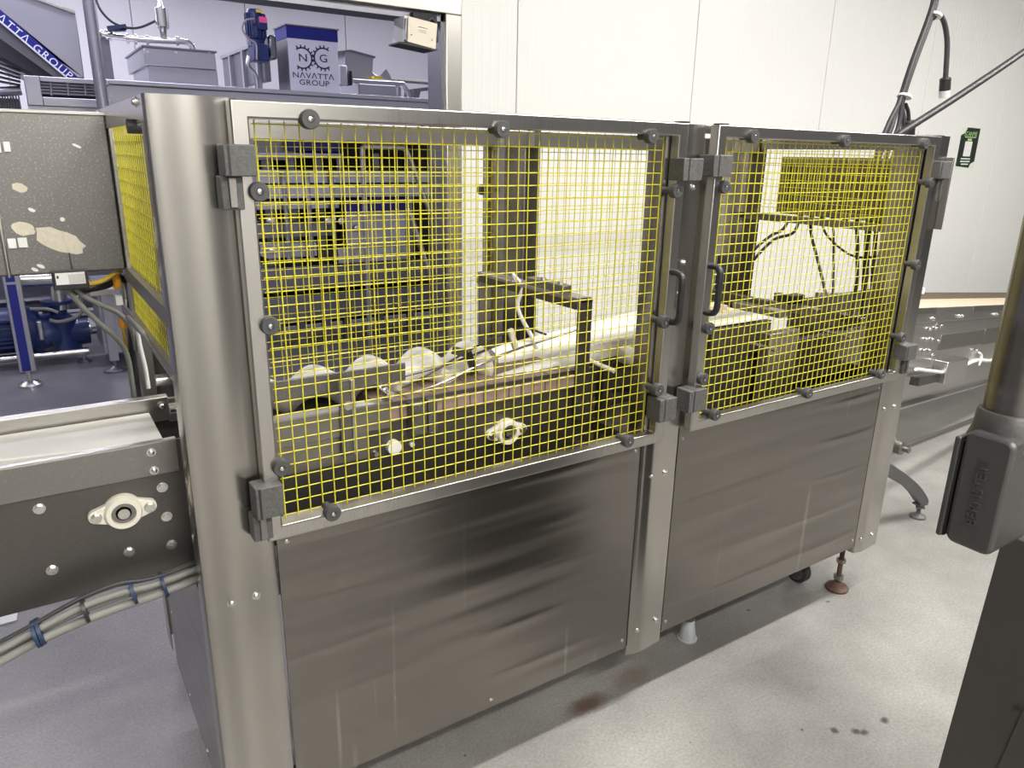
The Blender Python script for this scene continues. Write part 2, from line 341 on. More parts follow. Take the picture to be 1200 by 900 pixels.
def frame_rect(x0, x1, z0, z1, w, y0, y1):           # mitred rectangular frame of tubes
    mb = MB(); o = [(x0, z0), (x1, z0), (x1, z1), (x0, z1)]; i = [(x0 + w, z0 + w), (x1 - w, z0 + w), (x1 - w, z1 - w), (x0 + w, z1 - w)]
    vs = [(p[0], y, p[1]) for y in (y0, y1) for p in o + i]
    fs = []
    for k in range(4):
        n = (k + 1) % 4
        fs += [(k, n, 4 + n, 4 + k), (8 + k, 12 + k, 12 + n, 8 + n), (k, 8 + k, 8 + n, n), (4 + k, 4 + n, 12 + n, 12 + k)]
    return mb.add(vs, fs)
def wire_grid(a0, a1, z0, z1, na, nz, r, place, sag=0.0):
    """square wire mesh of na x nz cells; place(a, z, off) maps to the world"""
    mb = MB()
    for k in range(na + 1):
        a = a0 + (a1 - a0) * k / na; mb.cyl(place(a, z0 - 0.006, -r), place(a, z1 + 0.006, -r), r, n=6)
    for k in range(nz + 1):
        z = z0 + (z1 - z0) * k / nz; mb.cyl(place(a0 - 0.004, z, r), place(a1 + 0.004, z, r), r, n=6)
    return mb

# ------------------------------------------------------------------ setting
fl = box(-6, 14, -7, 1.83, -0.05, 0).build('floor', 'floor_concrete', smooth=0); struct(fl)
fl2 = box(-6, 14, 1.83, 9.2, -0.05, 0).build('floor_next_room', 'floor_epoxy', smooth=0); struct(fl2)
WY = 1.8
wb = hollow('wall_back')
px = [1.498 + 0.1, 2.006 * 1.0, 3.249, 4.473, 5.724]
# joints seen on the wall plane
J = [at(606, 70, WY).x, at(815, 70, WY).x, at(969, 70, WY).x, at(1091, 70, WY).x]
step = (J[3] - J[0]) / 3.0
xs = [1.575] + [J[0] + step * k for k in range(0, 10)]
me_w = None
for a, c in zip(xs[:-1], xs[1:]):
    o = MB().box(0.0025, c - a - 0.0025, 0, 0.14, 0, 3.9).build('wall_panel', 'wall_panel', wb, bevel=0.003, world=False, smooth=0); o.location = (a, WY, 0)
box(1.56, xs[-1], WY + 0.012, WY + 0.13, 0, 3.9).build('joint_backing', 'joint_grey', wb, smooth=0)
# panels above the opening
zl = at(522, 16, WY).z
lx = 1.575
for k in range(6):
    a = lx - 1.24 * (k + 1); o = MB().box(0.0025, 1.2375, 0, 0.14, 0, 3.9 - zl - 0.09).build('lintel_panel', 'wall_panel', wb, bevel=0.003, world=False, smooth=0); o.location = (a, WY, zl + 0.09)
# steel lining of the opening
tr = hollow('trim_1')
x_in = at(522, 60, WY).x
box(x_in, 1.575, WY - 0.006, WY + 0.15, 0, zl).build('jamb', 'steel_frame', tr, bevel=0.004)
box(-6, 1.575, WY - 0.006, WY + 0.15, zl, zl + 0.085).build('lintel', 'steel_frame', tr, bevel=0.004)
box(x_in - 0.012, x_in, WY + 0.02, WY + 0.15, 0, zl).build('jamb_reveal', 'steel_far_dark', tr)
box(-6, x_in, WY + 0.02, WY + 0.15, zl - 0.03, zl).build('lintel_reveal', 'steel_far_dark', tr)
# far room
wf = hollow('wall_far')
FY = 8.2
for k in range(12):
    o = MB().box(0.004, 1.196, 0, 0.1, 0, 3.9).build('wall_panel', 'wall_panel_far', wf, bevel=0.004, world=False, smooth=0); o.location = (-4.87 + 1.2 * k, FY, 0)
box(-5, 10, FY + 0.02, FY + 0.12, 0, 3.9).build('joint_backing', 'joint_grey', wf, smooth=0)
wfr = hollow('wall_front')
for k in range(6):
    o = MB().box(0.0025, 1.1475, 0, 0.14, 0, 3.9).build('wall_panel', 'wall_panel', wfr, bevel=0.003, world=False, smooth=0); o.location = (-5.5 + 1.15 * k, -3.44, 0)
struct(box(-6.1, -6, -7, 9.2, 0, 3.9).build('wall_left', 'wall_panel_far', smooth=0))
struct(box(-6.1, 14, -7, 9.2, 3.9, 4.0).build('ceiling', 'ceiling_white', smooth=0))
names = ['over the machine front', 'over the outfeed end', 'unseen behind the viewer, added to brighten the front wall', 'unseen behind the viewer, added to light the machine front', 'inside the next room by the opening', 'deep in the next room', 'in the right of the next room']
for (x, y, z, sx, sy, p, c), nm in zip(LAMPS, names):
    t = thing('ceiling_lamp', 'long white linear lamp hanging ' + nm, 'lamp', (x, y, z), 'linear ceiling lamps')
    box(x - sx / 2, x + sx / 2, y - sy / 2 - .02, y + sy / 2 + .02, z - 0.02, z + 0.04).build('housing', 'ceiling_white', t, bevel=0.004)
    for s in (-1, 1): MB().cyl((x + s * sx * .35, y, z + .04), (x + s * sx * .35, y, 3.9), 0.006, n=6).build('hanger', 'steel_bolt', t)

# ------------------------------------------------------------------ guarded machine enclosure
ENC = thing('guard_enclosure', 'stainless steel machine guard enclosure with yellow wire mesh doors', 'machine guard', (1.19, 0.4, 0))
ZT = 1.695; DEP = 0.80
def post(name, x0, x1, z0, z1, y=0.0, sgn=1, fold=None, deep=0.055, bow=0.007):
    fx = fold if fold is not None else (x0 + x1) / 2
    pts = [(x0, y + sgn * deep), (x0, y + sgn * .007), (x0 + .0025, y + sgn * .0015), (x0 + .008, y)]
    for k in range(1, 9):
        t = k / 8; pts.append((x0 + .008 + (fx - x0 - .008) * t, y - sgn * bow * (.5 - .5 * math.cos(math.pi * t))))
    for k in range(1, 9):
        t = k / 8; pts.append((fx + (x1 - .008 - fx) * t, y - sgn * bow * (.5 + .5 * math.cos(math.pi * t))))
    pts += [(x1 - .0025, y + sgn * .0015), (x1, y + sgn * .007), (x1, y + sgn * deep)]
    mb = MB()                                          # 3 mm folded sheet, open at the back
    n = len(pts); cx = (x0 + x1) / 2
    inn = []
    for (px_, py_) in pts:
        inn.append((px_ + (.003 if px_ < cx else -.003) * (1 if abs(px_ - x0) < .004 or abs(px_ - x1) < .004 else 0), py_ + sgn * .003 if abs(py_ - y) < deep * .9 else py_))
    return mb.prism(pts + inn[::-1], 'z', z0, z1).build(name, 'steel_post', ENC, smooth=30)
pL = post('corner_post', 0.0, 0.1415, 0.205, ZT, fold=0.062)
pC = post('centre_post', 1.1135, 1.2500, 0.216, ZT - .004, fold=1.158)
pR = post('corner_post', 2.2325, 2.3800, 0.216, ZT, fold=2.275)
for p, pl in ((pL, [(.048, .769), (.095, .770), (.05, .30), (.1, .30)]), (pC, [(1.152, .783), (1.204, .782), (1.147, .295), (1.222, .30), (1.206, 1.36), (1.200, 1.28), (1.217, 1.545), (1.217, 1.585)]),
              (pR, [(2.262, .783), (2.326, .781), (2.261, .271), (2.333, .268)])):
    for (x, z) in pl: inst(BOLT, 'bolt', p, (x, -0.003, z))
q1 = box(.1445, 1.1105, 0.002, 0.006, .244, .905).build('lower_panel', 'steel_panel', ENC, bevel=.001)
q2 = box(1.2530, 2.2295, 0.002, 0.006, .244, .905).build('lower_panel', 'steel_panel', ENC, bevel=.001)
for p, pl in ((q1, [(.165, .868), (.165, .27), (1.095, .868), (1.095, .275), (.65, .268)]), (q2, [(1.268, .868), (1.268, .275), (2.215, .868), (2.215, .275)])):
    for (x, z) in pl: inst(SCREW, 'screw', p, (x, 0.002, z))
# inner frame
box(.02, 2.36, .03, .055, .255, .295).build('bottom_rail', 'steel_dark', ENC)
box(.02, 2.36, .02, .05, .86, .90).build('middle_rail', 'steel_tube', ENC)
box(.10, 1.13, .012, .03, 1.672, 1.690).build('top_rail', 'steel_tube', ENC)
box(1.24, 2.26, .012, .03, 1.672, 1.690).build('top_rail', 'steel_tube', ENC)
for x0, x1, y0, y1 in ((.02, .06, .05, .085), (1.16, 1.20, .05, .085), (1.2515, 1.284, .004, .05), (2.350, 2.366, .05, .165)): box(x0, x1, y0, y1, .22 if x0 != 1.2515 else .905, 1.66).build('inner_upright', 'steel_tube', ENC)
# rear frame
rL = post('rear_post', 0.0, 0.12, 0.216, ZT, y=DEP, sgn=-1, deep=.08)
rC = post('rear_post', 1.125, 1.262, 0.216, ZT, y=DEP, sgn=-1, deep=.08)
rR = post('rear_post', 2.22, 2.38, 0.216, ZT, y=DEP, sgn=-1, deep=.08)
box(.02, 2.36, DEP - .05, DEP - .02, 1.640, 1.688).build('top_rail', 'steel_tube', ENC, bevel=.002)
box(.02, 2.36, DEP - .06, DEP - .02, .86, .90).build('middle_rail', 'steel_tube', ENC)
for x0, x1 in ((.1215, 1.1235), (1.2635, 2.2185)): box(x0, x1, DEP - .006, DEP - .002, .244, .905).build('rear_panel', 'steel_panel', ENC)
# left end: head plate, mesh in two fields, rails, lower sheet
hp = box(-.001, .004, .012, .845, 1.652, 1.695).build('end_head_plate', 'steel_post', ENC, bevel=.001)
for (y, z) in ((.075, 1.685), (.66, 1.684), (.73, 1.664), (.80, 1.684)): inst(BOLT, 'bolt', hp, (-.001, y, z), (0, 0, -math.pi / 2))
box(-.001, .012, .02, .80, 1.318, 1.350).build('end_rail', 'steel_old', ENC, bevel=.001)
box(-.001, .012, .02, .80, 1.215, 1.238).build('end_rail', 'steel_old', ENC, bevel=.001)
wire_grid(.05, .74, 1.36, 1.652, 27, 11, .0012, lambda a, z, o: (.012 + o, a, z)).build('end_wire_mesh', 'wire_yellow', ENC, stuff=True)
wire_grid(.05, .74, 1.235, 1.315, 27, 3, .0012, lambda a, z, o: (.012 + o, a, z)).build('end_wire_mesh', 'wire_yellow', ENC, stuff=True)
kb = MB().cyl((-.012, .13, 1.648), (.02, .13, 1.648), .012).build('clamp_knob', 'knob_plastic', ENC)
kb = MB().cyl((-.02, .12, 1.20), (.02, .12, 1.20), .011).build('clamp_knob', 'steel_bolt', ENC)
ep = box(0.002, .006, .03, .655, .212, .775).build('end_lower_panel', 'steel_panel', ENC, bevel=.001)
for (y, z) in ((.60, .66), (.62, .40), (.45, .25), (.25, .23)): inst(SCREW, 'screw', ep, (.002, y, z), (0, 0, -math.pi / 2))
box(.004, .035, .60, .65, .22, 1.66).build('end_upright', 'steel_old', ENC)
# right end: head plate and mesh field
box(2.372, 2.377, .05, .80, 1.652, 1.690).build('end_head_plate', 'steel_post', ENC)
box(2.360, 2.374, .05, .78, 1.375, 1.400).build('end_rail', 'steel_old', ENC)
wire_grid(.18, .72, 1.402, 1.645, 21, 9, .0012, lambda a, z, o: (2.366 + o, a, z)).build('end_wire_mesh', 'wire_yellow', ENC, stuff=True)
box(2.372, 2.377, .06, .76, .23, .88).build('end_lower_panel', 'steel_panel', ENC)
box(2.381, 2.389, -.02, .03, 1.40, 1.63).build('end_strip', 'steel_old', ENC, bevel=.001)
box(2.381, 2.392, .0, .02, 1.18, 1.20).build('end_tab', 'label_white', ENC)

KN = mesh_only(MB().lathe((0, .022, 0), (0, -1, 0), [(0, .0085), (.028, .0085), (.0285, .0165), (.044, .0165), (.0465, .0150), (.0466, .006), (.0445, .0055)], 20), 'knob_mesh', 'knob_plastic')
KB = mesh_only(MB().lathe((0, -.0225, 0), (0, -1, 0), [(0, .0048), (.0025, .0045), (.0035, .002)], 8), 'knob_bolt_mesh', 'steel_bolt')
HB = mesh_only(MB().box(0, .047, -.016, .016, -.027, .027), 'hinge_mesh', 'hinge_grey', 0)
def door(x0, x1, z0, z1, rear=False, knobs=()):
    y0, y1 = (-.032, -.004) if not rear else (DEP + .004, DEP + .032)
    f = frame_rect(x0, x1, z0, z1, .029, y0, y1).build('door', 'steel_tube', ENC, bevel=.003)
    my = .006 if not rear else DEP - .006
    a0, a1, b0, b1 = x0 + .046, x1 - .018, z0 + .030, z1 - .036
    wire_grid(a0, a1, b0, b1, 38, 28, .00125, lambda a, z, o: (a, my + o, z)).build('wire_mesh', 'wire_yellow', f, stuff=True)
    for (x, z) in knobs:
        k = inst(KN, 'clamp_knob', f, (x, -.020 if not rear else DEP + .02, z), None if not rear else (0, 0, math.pi))
        kb = bpy.data.objects.new('knob_bolt', KB); COL.objects.link(kb); kb.parent = f
        kb.location = Vector((x, -.020 if not rear else DEP + .02, z)) - LOC[f.name]
        if rear: kb.rotation_euler = (0, 0, math.pi)
    return f
K1 = [(.249, 1.665), (.635, 1.661), (1.035, 1.659), (.155, 1.547), (.155, 1.317), (.155, 1.045), (.248, .926), (1.027, .922), (1.126, 1.538), (1.121, 1.222), (1.118, 1.045)]
K2 = [(1.377, 1.668), (1.761, 1.666), (2.165, 1.668), (1.290, 1.546), (1.285, 1.188), (1.281, 1.050), (1.346, .936), (1.756, .932), (2.142, .937), (2.237, 1.553), (2.240, 1.294), (2.230, 1.052)]
d1 = door(.121, 1.157, .893, 1.692, knobs=K1)
d2 = door(1.259, 2.268, .900, 1.692, knobs=K2)
r1 = door(.10, 1.14, .893, 1.685, True, [(.28, 1.66), (.69, 1.66), (1.04, 1.66), (1.11, 1.50), (1.11, 1.2)])
r2 = door(1.25, 2.26, .900, 1.685, True, [(1.45, 1.66), (1.80, 1.66), (2.17, 1.66), (1.28, 1.5), (2.23, 1.5)])
d1['label'] = 'large left mesh door'; d2['label'] = 'right mesh door'
def hinge(f, x0, x1, z0, z1, xb0, xb1, zb):
    h = box(x0, x1, -.058, -.012, z0, z1).build('hinge', 'hinge_grey', f, bevel=.002)
    box(x0 + .006, x0 + .010, -.0585, -.012, z0 + .001, z1 - .001).build('hinge_joint', 'black_plastic', h)
    box(xb0, xb1, -.040, -.006, zb, z0).build('hinge_block', 'hinge_grey', f, bevel=.002)
    box(xb0 + .012, xb1 - .012, -.046, -.038, zb + .004, z0 - .002).build('hinge_cover', 'steel_old', f, bevel=.001)
hinge(d1, .099, .150, 1.572, 1.622, .094, .130, 1.518)
hinge(d1, .099, .150, .957, 1.020, .094, .130, .905)
hinge(d2, 2.240, 2.306, 1.565, 1.618, 2.276, 2.308, 1.495)
hinge(d2, 2.238, 2.302, .972, 1.024, 2.270, 2.302, .918)
def latch(f, x0, x1, z0, z1, flip=False):
    h = box(x0, x1, -.056, -.006, z0, z1).build('latch', 'hinge_grey', f, bevel=.002)
    e = x0 + .018 if not flip else x0 + .016
    box(e - .0015, e + .0015, -.0565, -.010, z0 + .001, z1 + .0003).build('latch_joint', 'black_plastic', h)
latch(d1, 1.126, 1.190, 1.562, 1.613); latch(d1, 1.113, 1.172, .960, 1.022)
latch(d2, 1.226, 1.290, 1.571, 1.622); latch(d2, 1.218, 1.284, .967, 1.028)
def handle(f, x, z0, z1):
    r = .0085; y0 = -.030; y1 = -.070
    pts = [(x, y0, z1), (x, y1 + .02, z1), (x, y1 + .005, z1 - .006), (x, y1, z1 - .022), (x, y1, (z0 + z1) / 2), (x, y1, z0 + .022), (x, y1 + .005, z0 + .006), (x, y1 + .02, z0), (x, y0, z0)]
    MB().tube(pts, r, 10, 4).build('handle', 'black_plastic', f)
handle(d1, 1.138, 1.222, 1.345); handle(d2, 1.271, 1.232, 1.352)
for (f, x) in ((d1, 1.133), (d2, 1.266), (d2, 2.255)): box(x, x + .026, -.031, -.006, 1.692, 1.695).build('tube_cap', 'black_plastic', f)
# feet and caster
def foot(x, y):
    ft = MB().cyl((x, y, .018), (x, y, .26), .0095, n=12).build('levelling_foot', 'rust_brown', ENC)
    MB().lathe((x, y, 0), (0, 0, 1), [(0, .042), (.008, .044), (.016, .038), (.026, .018), (.034, .014)], 24).build('foot_pad', 'rust_brown', ft)
    MB().cyl((x, y, .045), (x, y, .062), .019, n=6).build('foot_nut', 'steel_old', ft, smooth=20)
    MB().cyl((x, y, .118), (x, y, .132), .018, n=6).build('foot_nut', 'steel_old', ft, smooth=20)
for x, y in ((2.300, .080), (2.31, .70), (1.18, .62)): foot(x, y)
cx_, cy_ = 2.215, .20
cs = MB().lathe((cx_ - .02, cy_, .048), (1, 0, 0), [(0, .040), (.004, .048), (.034, .048), (.038, .040)], 24).build('caster', 'rubber_dark', ENC)
MB().lathe((cx_ - .028, cy_, .048), (1, 0, 0), [(0, .012), (.006, .034), (.048, .034), (.054, .012)], 18).build('caster_hub', 'steel_guard', cs)
box(cx_ - .026, cx_ - .022, cy_ - .02, cy_ + .02, .045, .15).build('caster_fork', 'steel_old', cs)
box(cx_ + .022, cx_ + .026, cy_ - .02, cy_ + .02, .045, .15).build('caster_fork', 'steel_old', cs)
box(cx_ - .04, cx_ + .04, cy_ - .04, cy_ + .04, .15, .26).build('caster_plate', 'steel_dark', cs)
cup = MB()
p = at_z(805, 748)
cup.lathe((p.x, p.y, 0), (0, 0, 1), [(0, .034), (.006, .035), (.008, .030), (.075, .020), (.078, .019), (.076, .017), (.010, .027)], 24)
tag(cup.build('plastic_cup', 'clear_plastic'), 'small translucent plastic cup upside down on floor under the steel panels', 'cup')

# ------------------------------------------------------------------ product conveyor running through the enclosure
CV = thing('infeed_conveyor', 'stainless side-plate conveyor running from the left into the mesh enclosure', 'conveyor', (0.4, .28, .78))
YC = .15
sp = box(-1.3, 1.06, YC, YC + .006, .782, 1.068).build('side_plate', 'steel_dark', CV, bevel=.001)
box(-1.3, .004, YC - .010, YC, 1.005, 1.071).build('side_channel', 'steel_old', CV, bevel=.001)
box(-1.3, .004, YC - .010, YC + .004, 1.071, 1.0735).build('channel_flange', 'steel_rail', CV)
box(.06, .456, YC - .010, YC, 1.010, 1.070).build('side_channel', 'steel_old', CV, bevel=.001)
box(.06, .456, YC - .012, YC + .02, 1.070, 1.0745).build('channel_flange', 'steel_rail', CV)
box(.06, .40, YC - .004, YC, .945, 1.010).build('side_sheet', 'steel_old', CV)
box(-1.3, 1.06, YC + .26, YC + .266, .80, 1.03).build('far_side_plate', 'steel_dark', CV)
fr = box(-1.3, .03, YC + .235, YC + .262, 1.030, 1.085).build('far_rail', 'steel_rail', CV, bevel=.001)
box(.03, 1.0, YC + .25, YC + .262, 1.02, 1.075).build('far_rail', 'steel_old', CV, bevel=.001)
inst(BOLT, 'bolt', fr, (.015, YC + .234, 1.066))
wbm = MB().prism([(-1.3, YC + .19), (-.40, YC + .10), (-.016, YC + .032), (-.012, YC + .036), (-.012, YC + .225), (-1.3, YC + .225)], 'z', 1.038, 1.058).build('white_belt', 'belt_white', CV, bevel=.003)
box(-1.3, -.03, YC + .010, YC + .225, 1.010, 1.036).build('belt_underside', 'belt_brown', CV)
for (x, z, m_) in [(-.236, .980, HEX), (-.234, .852, HEX), (-.104, .851, HEX), (-.030, .973, HEX), (-.029, .909, HEX), (-.027, .845, HEX)]: inst(m_, 'bolt', sp, (x, YC, z))
for (x, z) in [(-.042, 1.054), (-.041, 1.016)]: inst(BOLT, 'bolt', sp, (x, YC - .010, z))
def bearing(x, z, parent):
    y = YC
    pts = []
    R0, L, r1 = .0345, .046, .0135                    # body radius, ear distance, ear radius
    for k in range(-12, 13):
        a = math.pi / 2 * 0 + math.radians(90 + k * 6.0); pts.append((math.cos(a) * R0, math.sin(a) * R0))
    body = []
    for k in range(13): a = math.radians(35 + k * 110 / 12); body.append((R0 * math.cos(a), R0 * math.sin(a)))
    for k in range(9): a = math.radians(115 + k * 130 / 8); body.append((-L + r1 * math.cos(a), r1 * math.sin(a)))
    for k in range(13): a = math.radians(215 + k * 110 / 12); body.append((R0 * math.cos(a), R0 * math.sin(a)))
    for k in range(9): a = math.radians(-65 + k * 130 / 8); body.append((L + r1 * math.cos(a), r1 * math.sin(a)))
    h = MB().prism([(x + p[0], z + p[1]) for p in body], 'y', y - .014, y + .001).build('flange_bearing', 'cream_plastic', parent, bevel=.002)
    MB().lathe((x, y - .013, z), (0, -1, 0), [(0, .034), (.008, .032), (.011, .030), (.011, .022), (.004, .021)], 28).build('bearing_ring', 'cream_plastic', h)
    MB().lathe((x, y - .013, z), (0, -1, 0), [(0, .0215), (.006, .021), (.0065, .014), (.004, .013)], 24).build('bearing_race', 'steel_old', h)
    MB().cyl((x, y - .01, z), (x, y - .024, z), .0105, n=20).build('shaft_end', 'steel_bolt', h)
    for s in (-1, 1):
        o = inst(HEX, 'bolt', h, (x + s * L, y - .014, z + 0))
    return h
bearing(-.104, .944, CV); bearing(.774, .938, CV)
MB().cyl((.463, YC + .002, .959), (.463, YC - .016, .959), .0175, n=20).build('roller_end_cap', 'white_plastic', CV, bevel=.002)
MB().cyl((.511, YC + .002, .955), (.511, YC - .008, .955), .006, n=12).build('pin', 'white_plastic', CV)
MB().cyl((.420, YC + .002, .950), (.420, YC - .008, .950), .006, n=12).build('pin', 'steel_bolt', CV)
inst(HEX, 'bolt', sp, (.566, YC, .981))
for k in range(15):                                   # brown modular chain, link by link
    x = .445 + k * .0375
    box(x + .001, x + .0365, YC - .004, YC + .24, 1.020, 1.056 + (k % 3) * .0006).build('belt_link', 'belt_brown', CV, bevel=.002)
box(.50, .54, YC - .03, YC, .985, 1.062).build('stop_block', 'steel_guard', CV, bevel=.002)
box(.545, .57, YC - .024, YC, .985, 1.065).build('stop_block', 'steel_guard', CV, bevel=.002)
# vertical strap and speckled guard sheet in front of the screw
box(.335, .362, YC - .016, YC - .011, .965, 1.140).build('strap', 'steel_guard', CV, bevel=.001)
box(.362, .372, YC - .018, YC - .008, .965, 1.140).build('strap', 'steel_rail', CV, bevel=.001)
gs = box(.165, .515, YC + .030, YC + .036, 1.104, 1.146).build('speckled_guard_sheet', 'steel_guard', CV, bevel=.001)
inst(HEX, 'bolt', CV.children[0], (.355, YC - .016, 1.082))
for x in (.03, 1.0): box(x, x + .03, .084, YC + .006, .80, .86).build('mounting_arm', 'steel_dark', CV)
box(-1.25, -1.21, YC + .01, YC + .25, 0, .80).build('conveyor_leg', 'steel_old', CV)

# white feed screw lying above the belt
def feed_screw(x0, x1, y, z, r_core, r_fl, pitch, ph):
    mb = MB(); nx = int((x1 - x0) / .006); na = 28; vs = []; fs = []
    for i in range(nx + 1):
        x = x0 + (x1 - x0) * i / nx
        for k in range(na):
            a = 2 * math.pi * k / na
            w = 0.5 + 0.5 * math.cos(2 * math.pi * (x - x0) / pitch - a + ph)
            rr = r_core + (r_fl * (.76 + .26 * min(1, (x - x0) / .45)) - r_core) * (w ** 1.8)
            if i in (0, nx): rr = r_core * .9
            vs.append((x, y + rr * math.cos(a), z + rr * math.sin(a)))
    for i in range(nx):
        for k in range(na): fs.append((i * na + k, i * na + (k + 1) % na, (i + 1) * na + (k + 1) % na, (i + 1) * na + k))
    fs += [tuple(range(na))[::-1], tuple(range(nx * na, (nx + 1) * na))]
    return mb.add(vs, fs)
SX = thing('feed_screw', 'white plastic feed screw with bulging flights above the conveyor belt', 'feed screw', (.5, .31, 1.07))
sc = feed_screw(.12, .80, .300, 1.083, .026, .060, .138, -2.2).build('screw_body', 'white_plastic', SX, smooth=60)
MB().cyl((.02, .300, 1.083), (.12, .300, 1.083), .012, n=14).build('screw_shaft', 'steel_bolt', SX)
# white plastic guides beyond the screw
WG = thing('product_guide', 'long white rounded plastic guide rail behind the front door mesh', 'guide rail', (.95, .3, 1.05))
a = at(548, 462, .235); c = at(775, 388, .30)
MB().tube([a, a.lerp(c, .5), c], .026, 14, 4).build('guide_bar', 'white_plastic', WG, smooth=60)
dv = (c - a)
MB().beam(a - Vector((0, 0, .033)), c - Vector((0, 0, .033)), .05, .012).build('guide_strip', 'steel_dark', WG)
a2 = at(575, 425, .38); c2 = at(775, 372, .42)
MB().tube([a2, a2.lerp(c2, .5), c2], .042, 14, 4).build('guide_bar', 'white_plastic', WG, smooth=60)
MB().beam(at(672, 420, .26), at(760, 403, .26) , .02, .03).build('guide_strip', 'cream_plastic', WG)
rod = MB().cyl(at(690, 422, .20), at(720, 435, .12), .0065, n=10).build('guide_pin', 'cream_plastic', WG)
MB().lathe(at(731, 415, .24), (0, -1, 0), [(0, .026), (.03, .026), (.034, .02)], 20).build('roller', 'cream_plastic', WG)
MB().tube([at(470, 455, .17), at(500, 440, .2), at(560, 405, .24), at(610, 385, .28), at(640, 392, .28)], .003, 6, 4).build('guide_wire', 'cable_dark', WG)
MB().tube([at(485, 460, .16), at(520, 448, .19), at(590, 415, .24), at(680, 385, .28)], .0035, 6, 4).build('guide_wire', 'steel_bolt', WG)
MB().tube([at(440, 450, .2), at(470, 442, .2), at(530, 425, .22), at(600, 398, .28)], .003, 6, 4).build('guide_wire', 'steel_dark', WG)
MB().beam(at(548, 412, .22), at(556, 437, .22), .016, .012, (0, 1, 0)).build('guide_clamp', 'black_plastic', WG)
MB().beam(at(530, 410, .24), at(546, 414, .22), .014, .018).build('guide_clamp', 'steel_dark', WG)
MB().beam(at(598, 386, .26), at(604, 408, .26), .014, .012, (0, 1, 0)).build('guide_clamp', 'cream_plastic', WG)
MB().cyl(at(448, 455, .2), at(458, 463, .14), .009, n=12).build('guide_stud', 'steel_bolt', WG)

# gantry bracket bridging the conveyor
GB = thing('gantry_bracket', 'dark grey steel bridge bracket spanning over the conveyor', 'bracket', (1.01, .4, .9))
gx = 1.010
box(gx - .021, gx + .021, .135, .147, .93, 1.262).build('upright', 'steel_dark', GB, bevel=.002)
box(gx - .021, gx + .021, .640, .652, .93, 1.262).build('upright', 'steel_old', GB, bevel=.002)
box(gx - .022, gx + .022, .135, .652, 1.250, 1.262).build('crossbar', 'steel_rail', GB, bevel=.002)
box(gx - .024, gx - .018, .15, .64, 1.232, 1.252).build('crossbar_web', 'steel_dark', GB)
box(gx - .012, gx + .018, .22, .40, 1.262, 1.282).build('sensor_bar', 'steel_old', GB, bevel=.002)
for y in (.25, .33): MB().cyl((gx, y, 1.282), (gx, y, 1.29), .008, n=8).build('nut', 'steel_bolt', GB)
MB().tube([(gx - .02, .40, 1.25), (gx - .03, .41, 1.19), (gx - .005, .37, 1.11), (gx + .0, .35, 1.08)], .006, 8, 4).build('sensor_cable', 'cable_white', GB)
MB().tube([(gx - .02, .44, 1.262), (gx - .03, .44, 1.285), (gx - .01, .43, 1.262)], .004, 6, 4).build('cable_loop', 'cable_white', GB)

# transfer unit behind the right hand door
TU = thing('transfer_unit', 'dark steel transfer unit with cross beams behind the right mesh door', 'machine', (1.8, .4, .6))
pxbox(818, 418, 902, 482, .20, .21).build('front_plate', 'steel_old', TU, bevel=.001)
pxbox(835, 386, 900, 410, .18, .26).build('upper_plate', 'steel_dark', TU, bevel=.001)
pp = at(834, 384, .18); p2 = at(898, 372, .18)
box(pp.x, p2.x, .18, .42, pp.z, pp.z + .012).build('white_tray', 'white_plastic', TU, bevel=.002)
box(pp.x + .02, p2.x - .05, .30, .36, pp.z + .012, pp.z + .03).build('tray_strip', 'belt_tan', TU)
pxbox(903, 392, 926, 474, .14, .18).build('support_post', 'steel_rail', TU, bevel=.002)
pxbox(928, 352, 1012, 398, .30, .31).build('end_plate', 'steel_old', TU, bevel=.001)
pxbox(930, 400, 1010, 430, .22, .24).build('lower_bar', 'steel_old', TU, bevel=.001)
pxbox(1012, 372, 1036, 420, .30, .34).build('motor_block', 'steel_dark', TU, bevel=.003)
for (u, v, y0, y1, w, h, mt_) in [(965, 362, .20, .43, .035, .03, 'steel_rail'), (925, 364, .20, .40, .05, .022, 'steel_rail'), (1015, 372, .22, .44, .03, .03, 'steel_old'), (905, 352, .30, .60, .03, .04, 'steel_dark')]:
    p = at(u, v, y0); box(p.x - w, p.x, y0, y1, p.z - h, p.z).build('cross_beam', mt_, TU, bevel=.002)
    if u in (965, 1015): box(p.x - w - .01, p.x + .03, y0 + .10, y0 + .145, p.z, p.z + .032).build('clamp_block', 'black_plastic', TU, bevel=.003)
    if u == 965: box(p.x - w + .004, p.x - .008, y0 + .16, y0 + .19, p.z, p.z + .03).build('clamp_block', 'steel_dark', TU, bevel=.003)
pxbox(926, 398, 1040, 468, .27, .28).build('lower_plate', 'steel_dark', TU, bevel=.001)
p = at(848, 318, .62); box(p.x - .02, p.x + .025, .62, .64, p.z - .10, p.z + .06).build('side_bracket', 'dark_void', TU)
for (u, v) in ((878, 402), (966, 388)):
    p = at(u, v, .14); MB().cyl(p, (p.x + .02, .05, p.z - .006), .006, n=8).build('index_pin', 'steel_bolt', TU)
for (x, y) in ((1.5, .62), (2.2, .62)): box(x, x + .04, y, y + .04, 0, 1.0).build('machine_leg', 'steel_dark', TU)
box(1.45, 2.28, .22, .70, .66, .70).build('base_plate', 'steel_dark', TU)

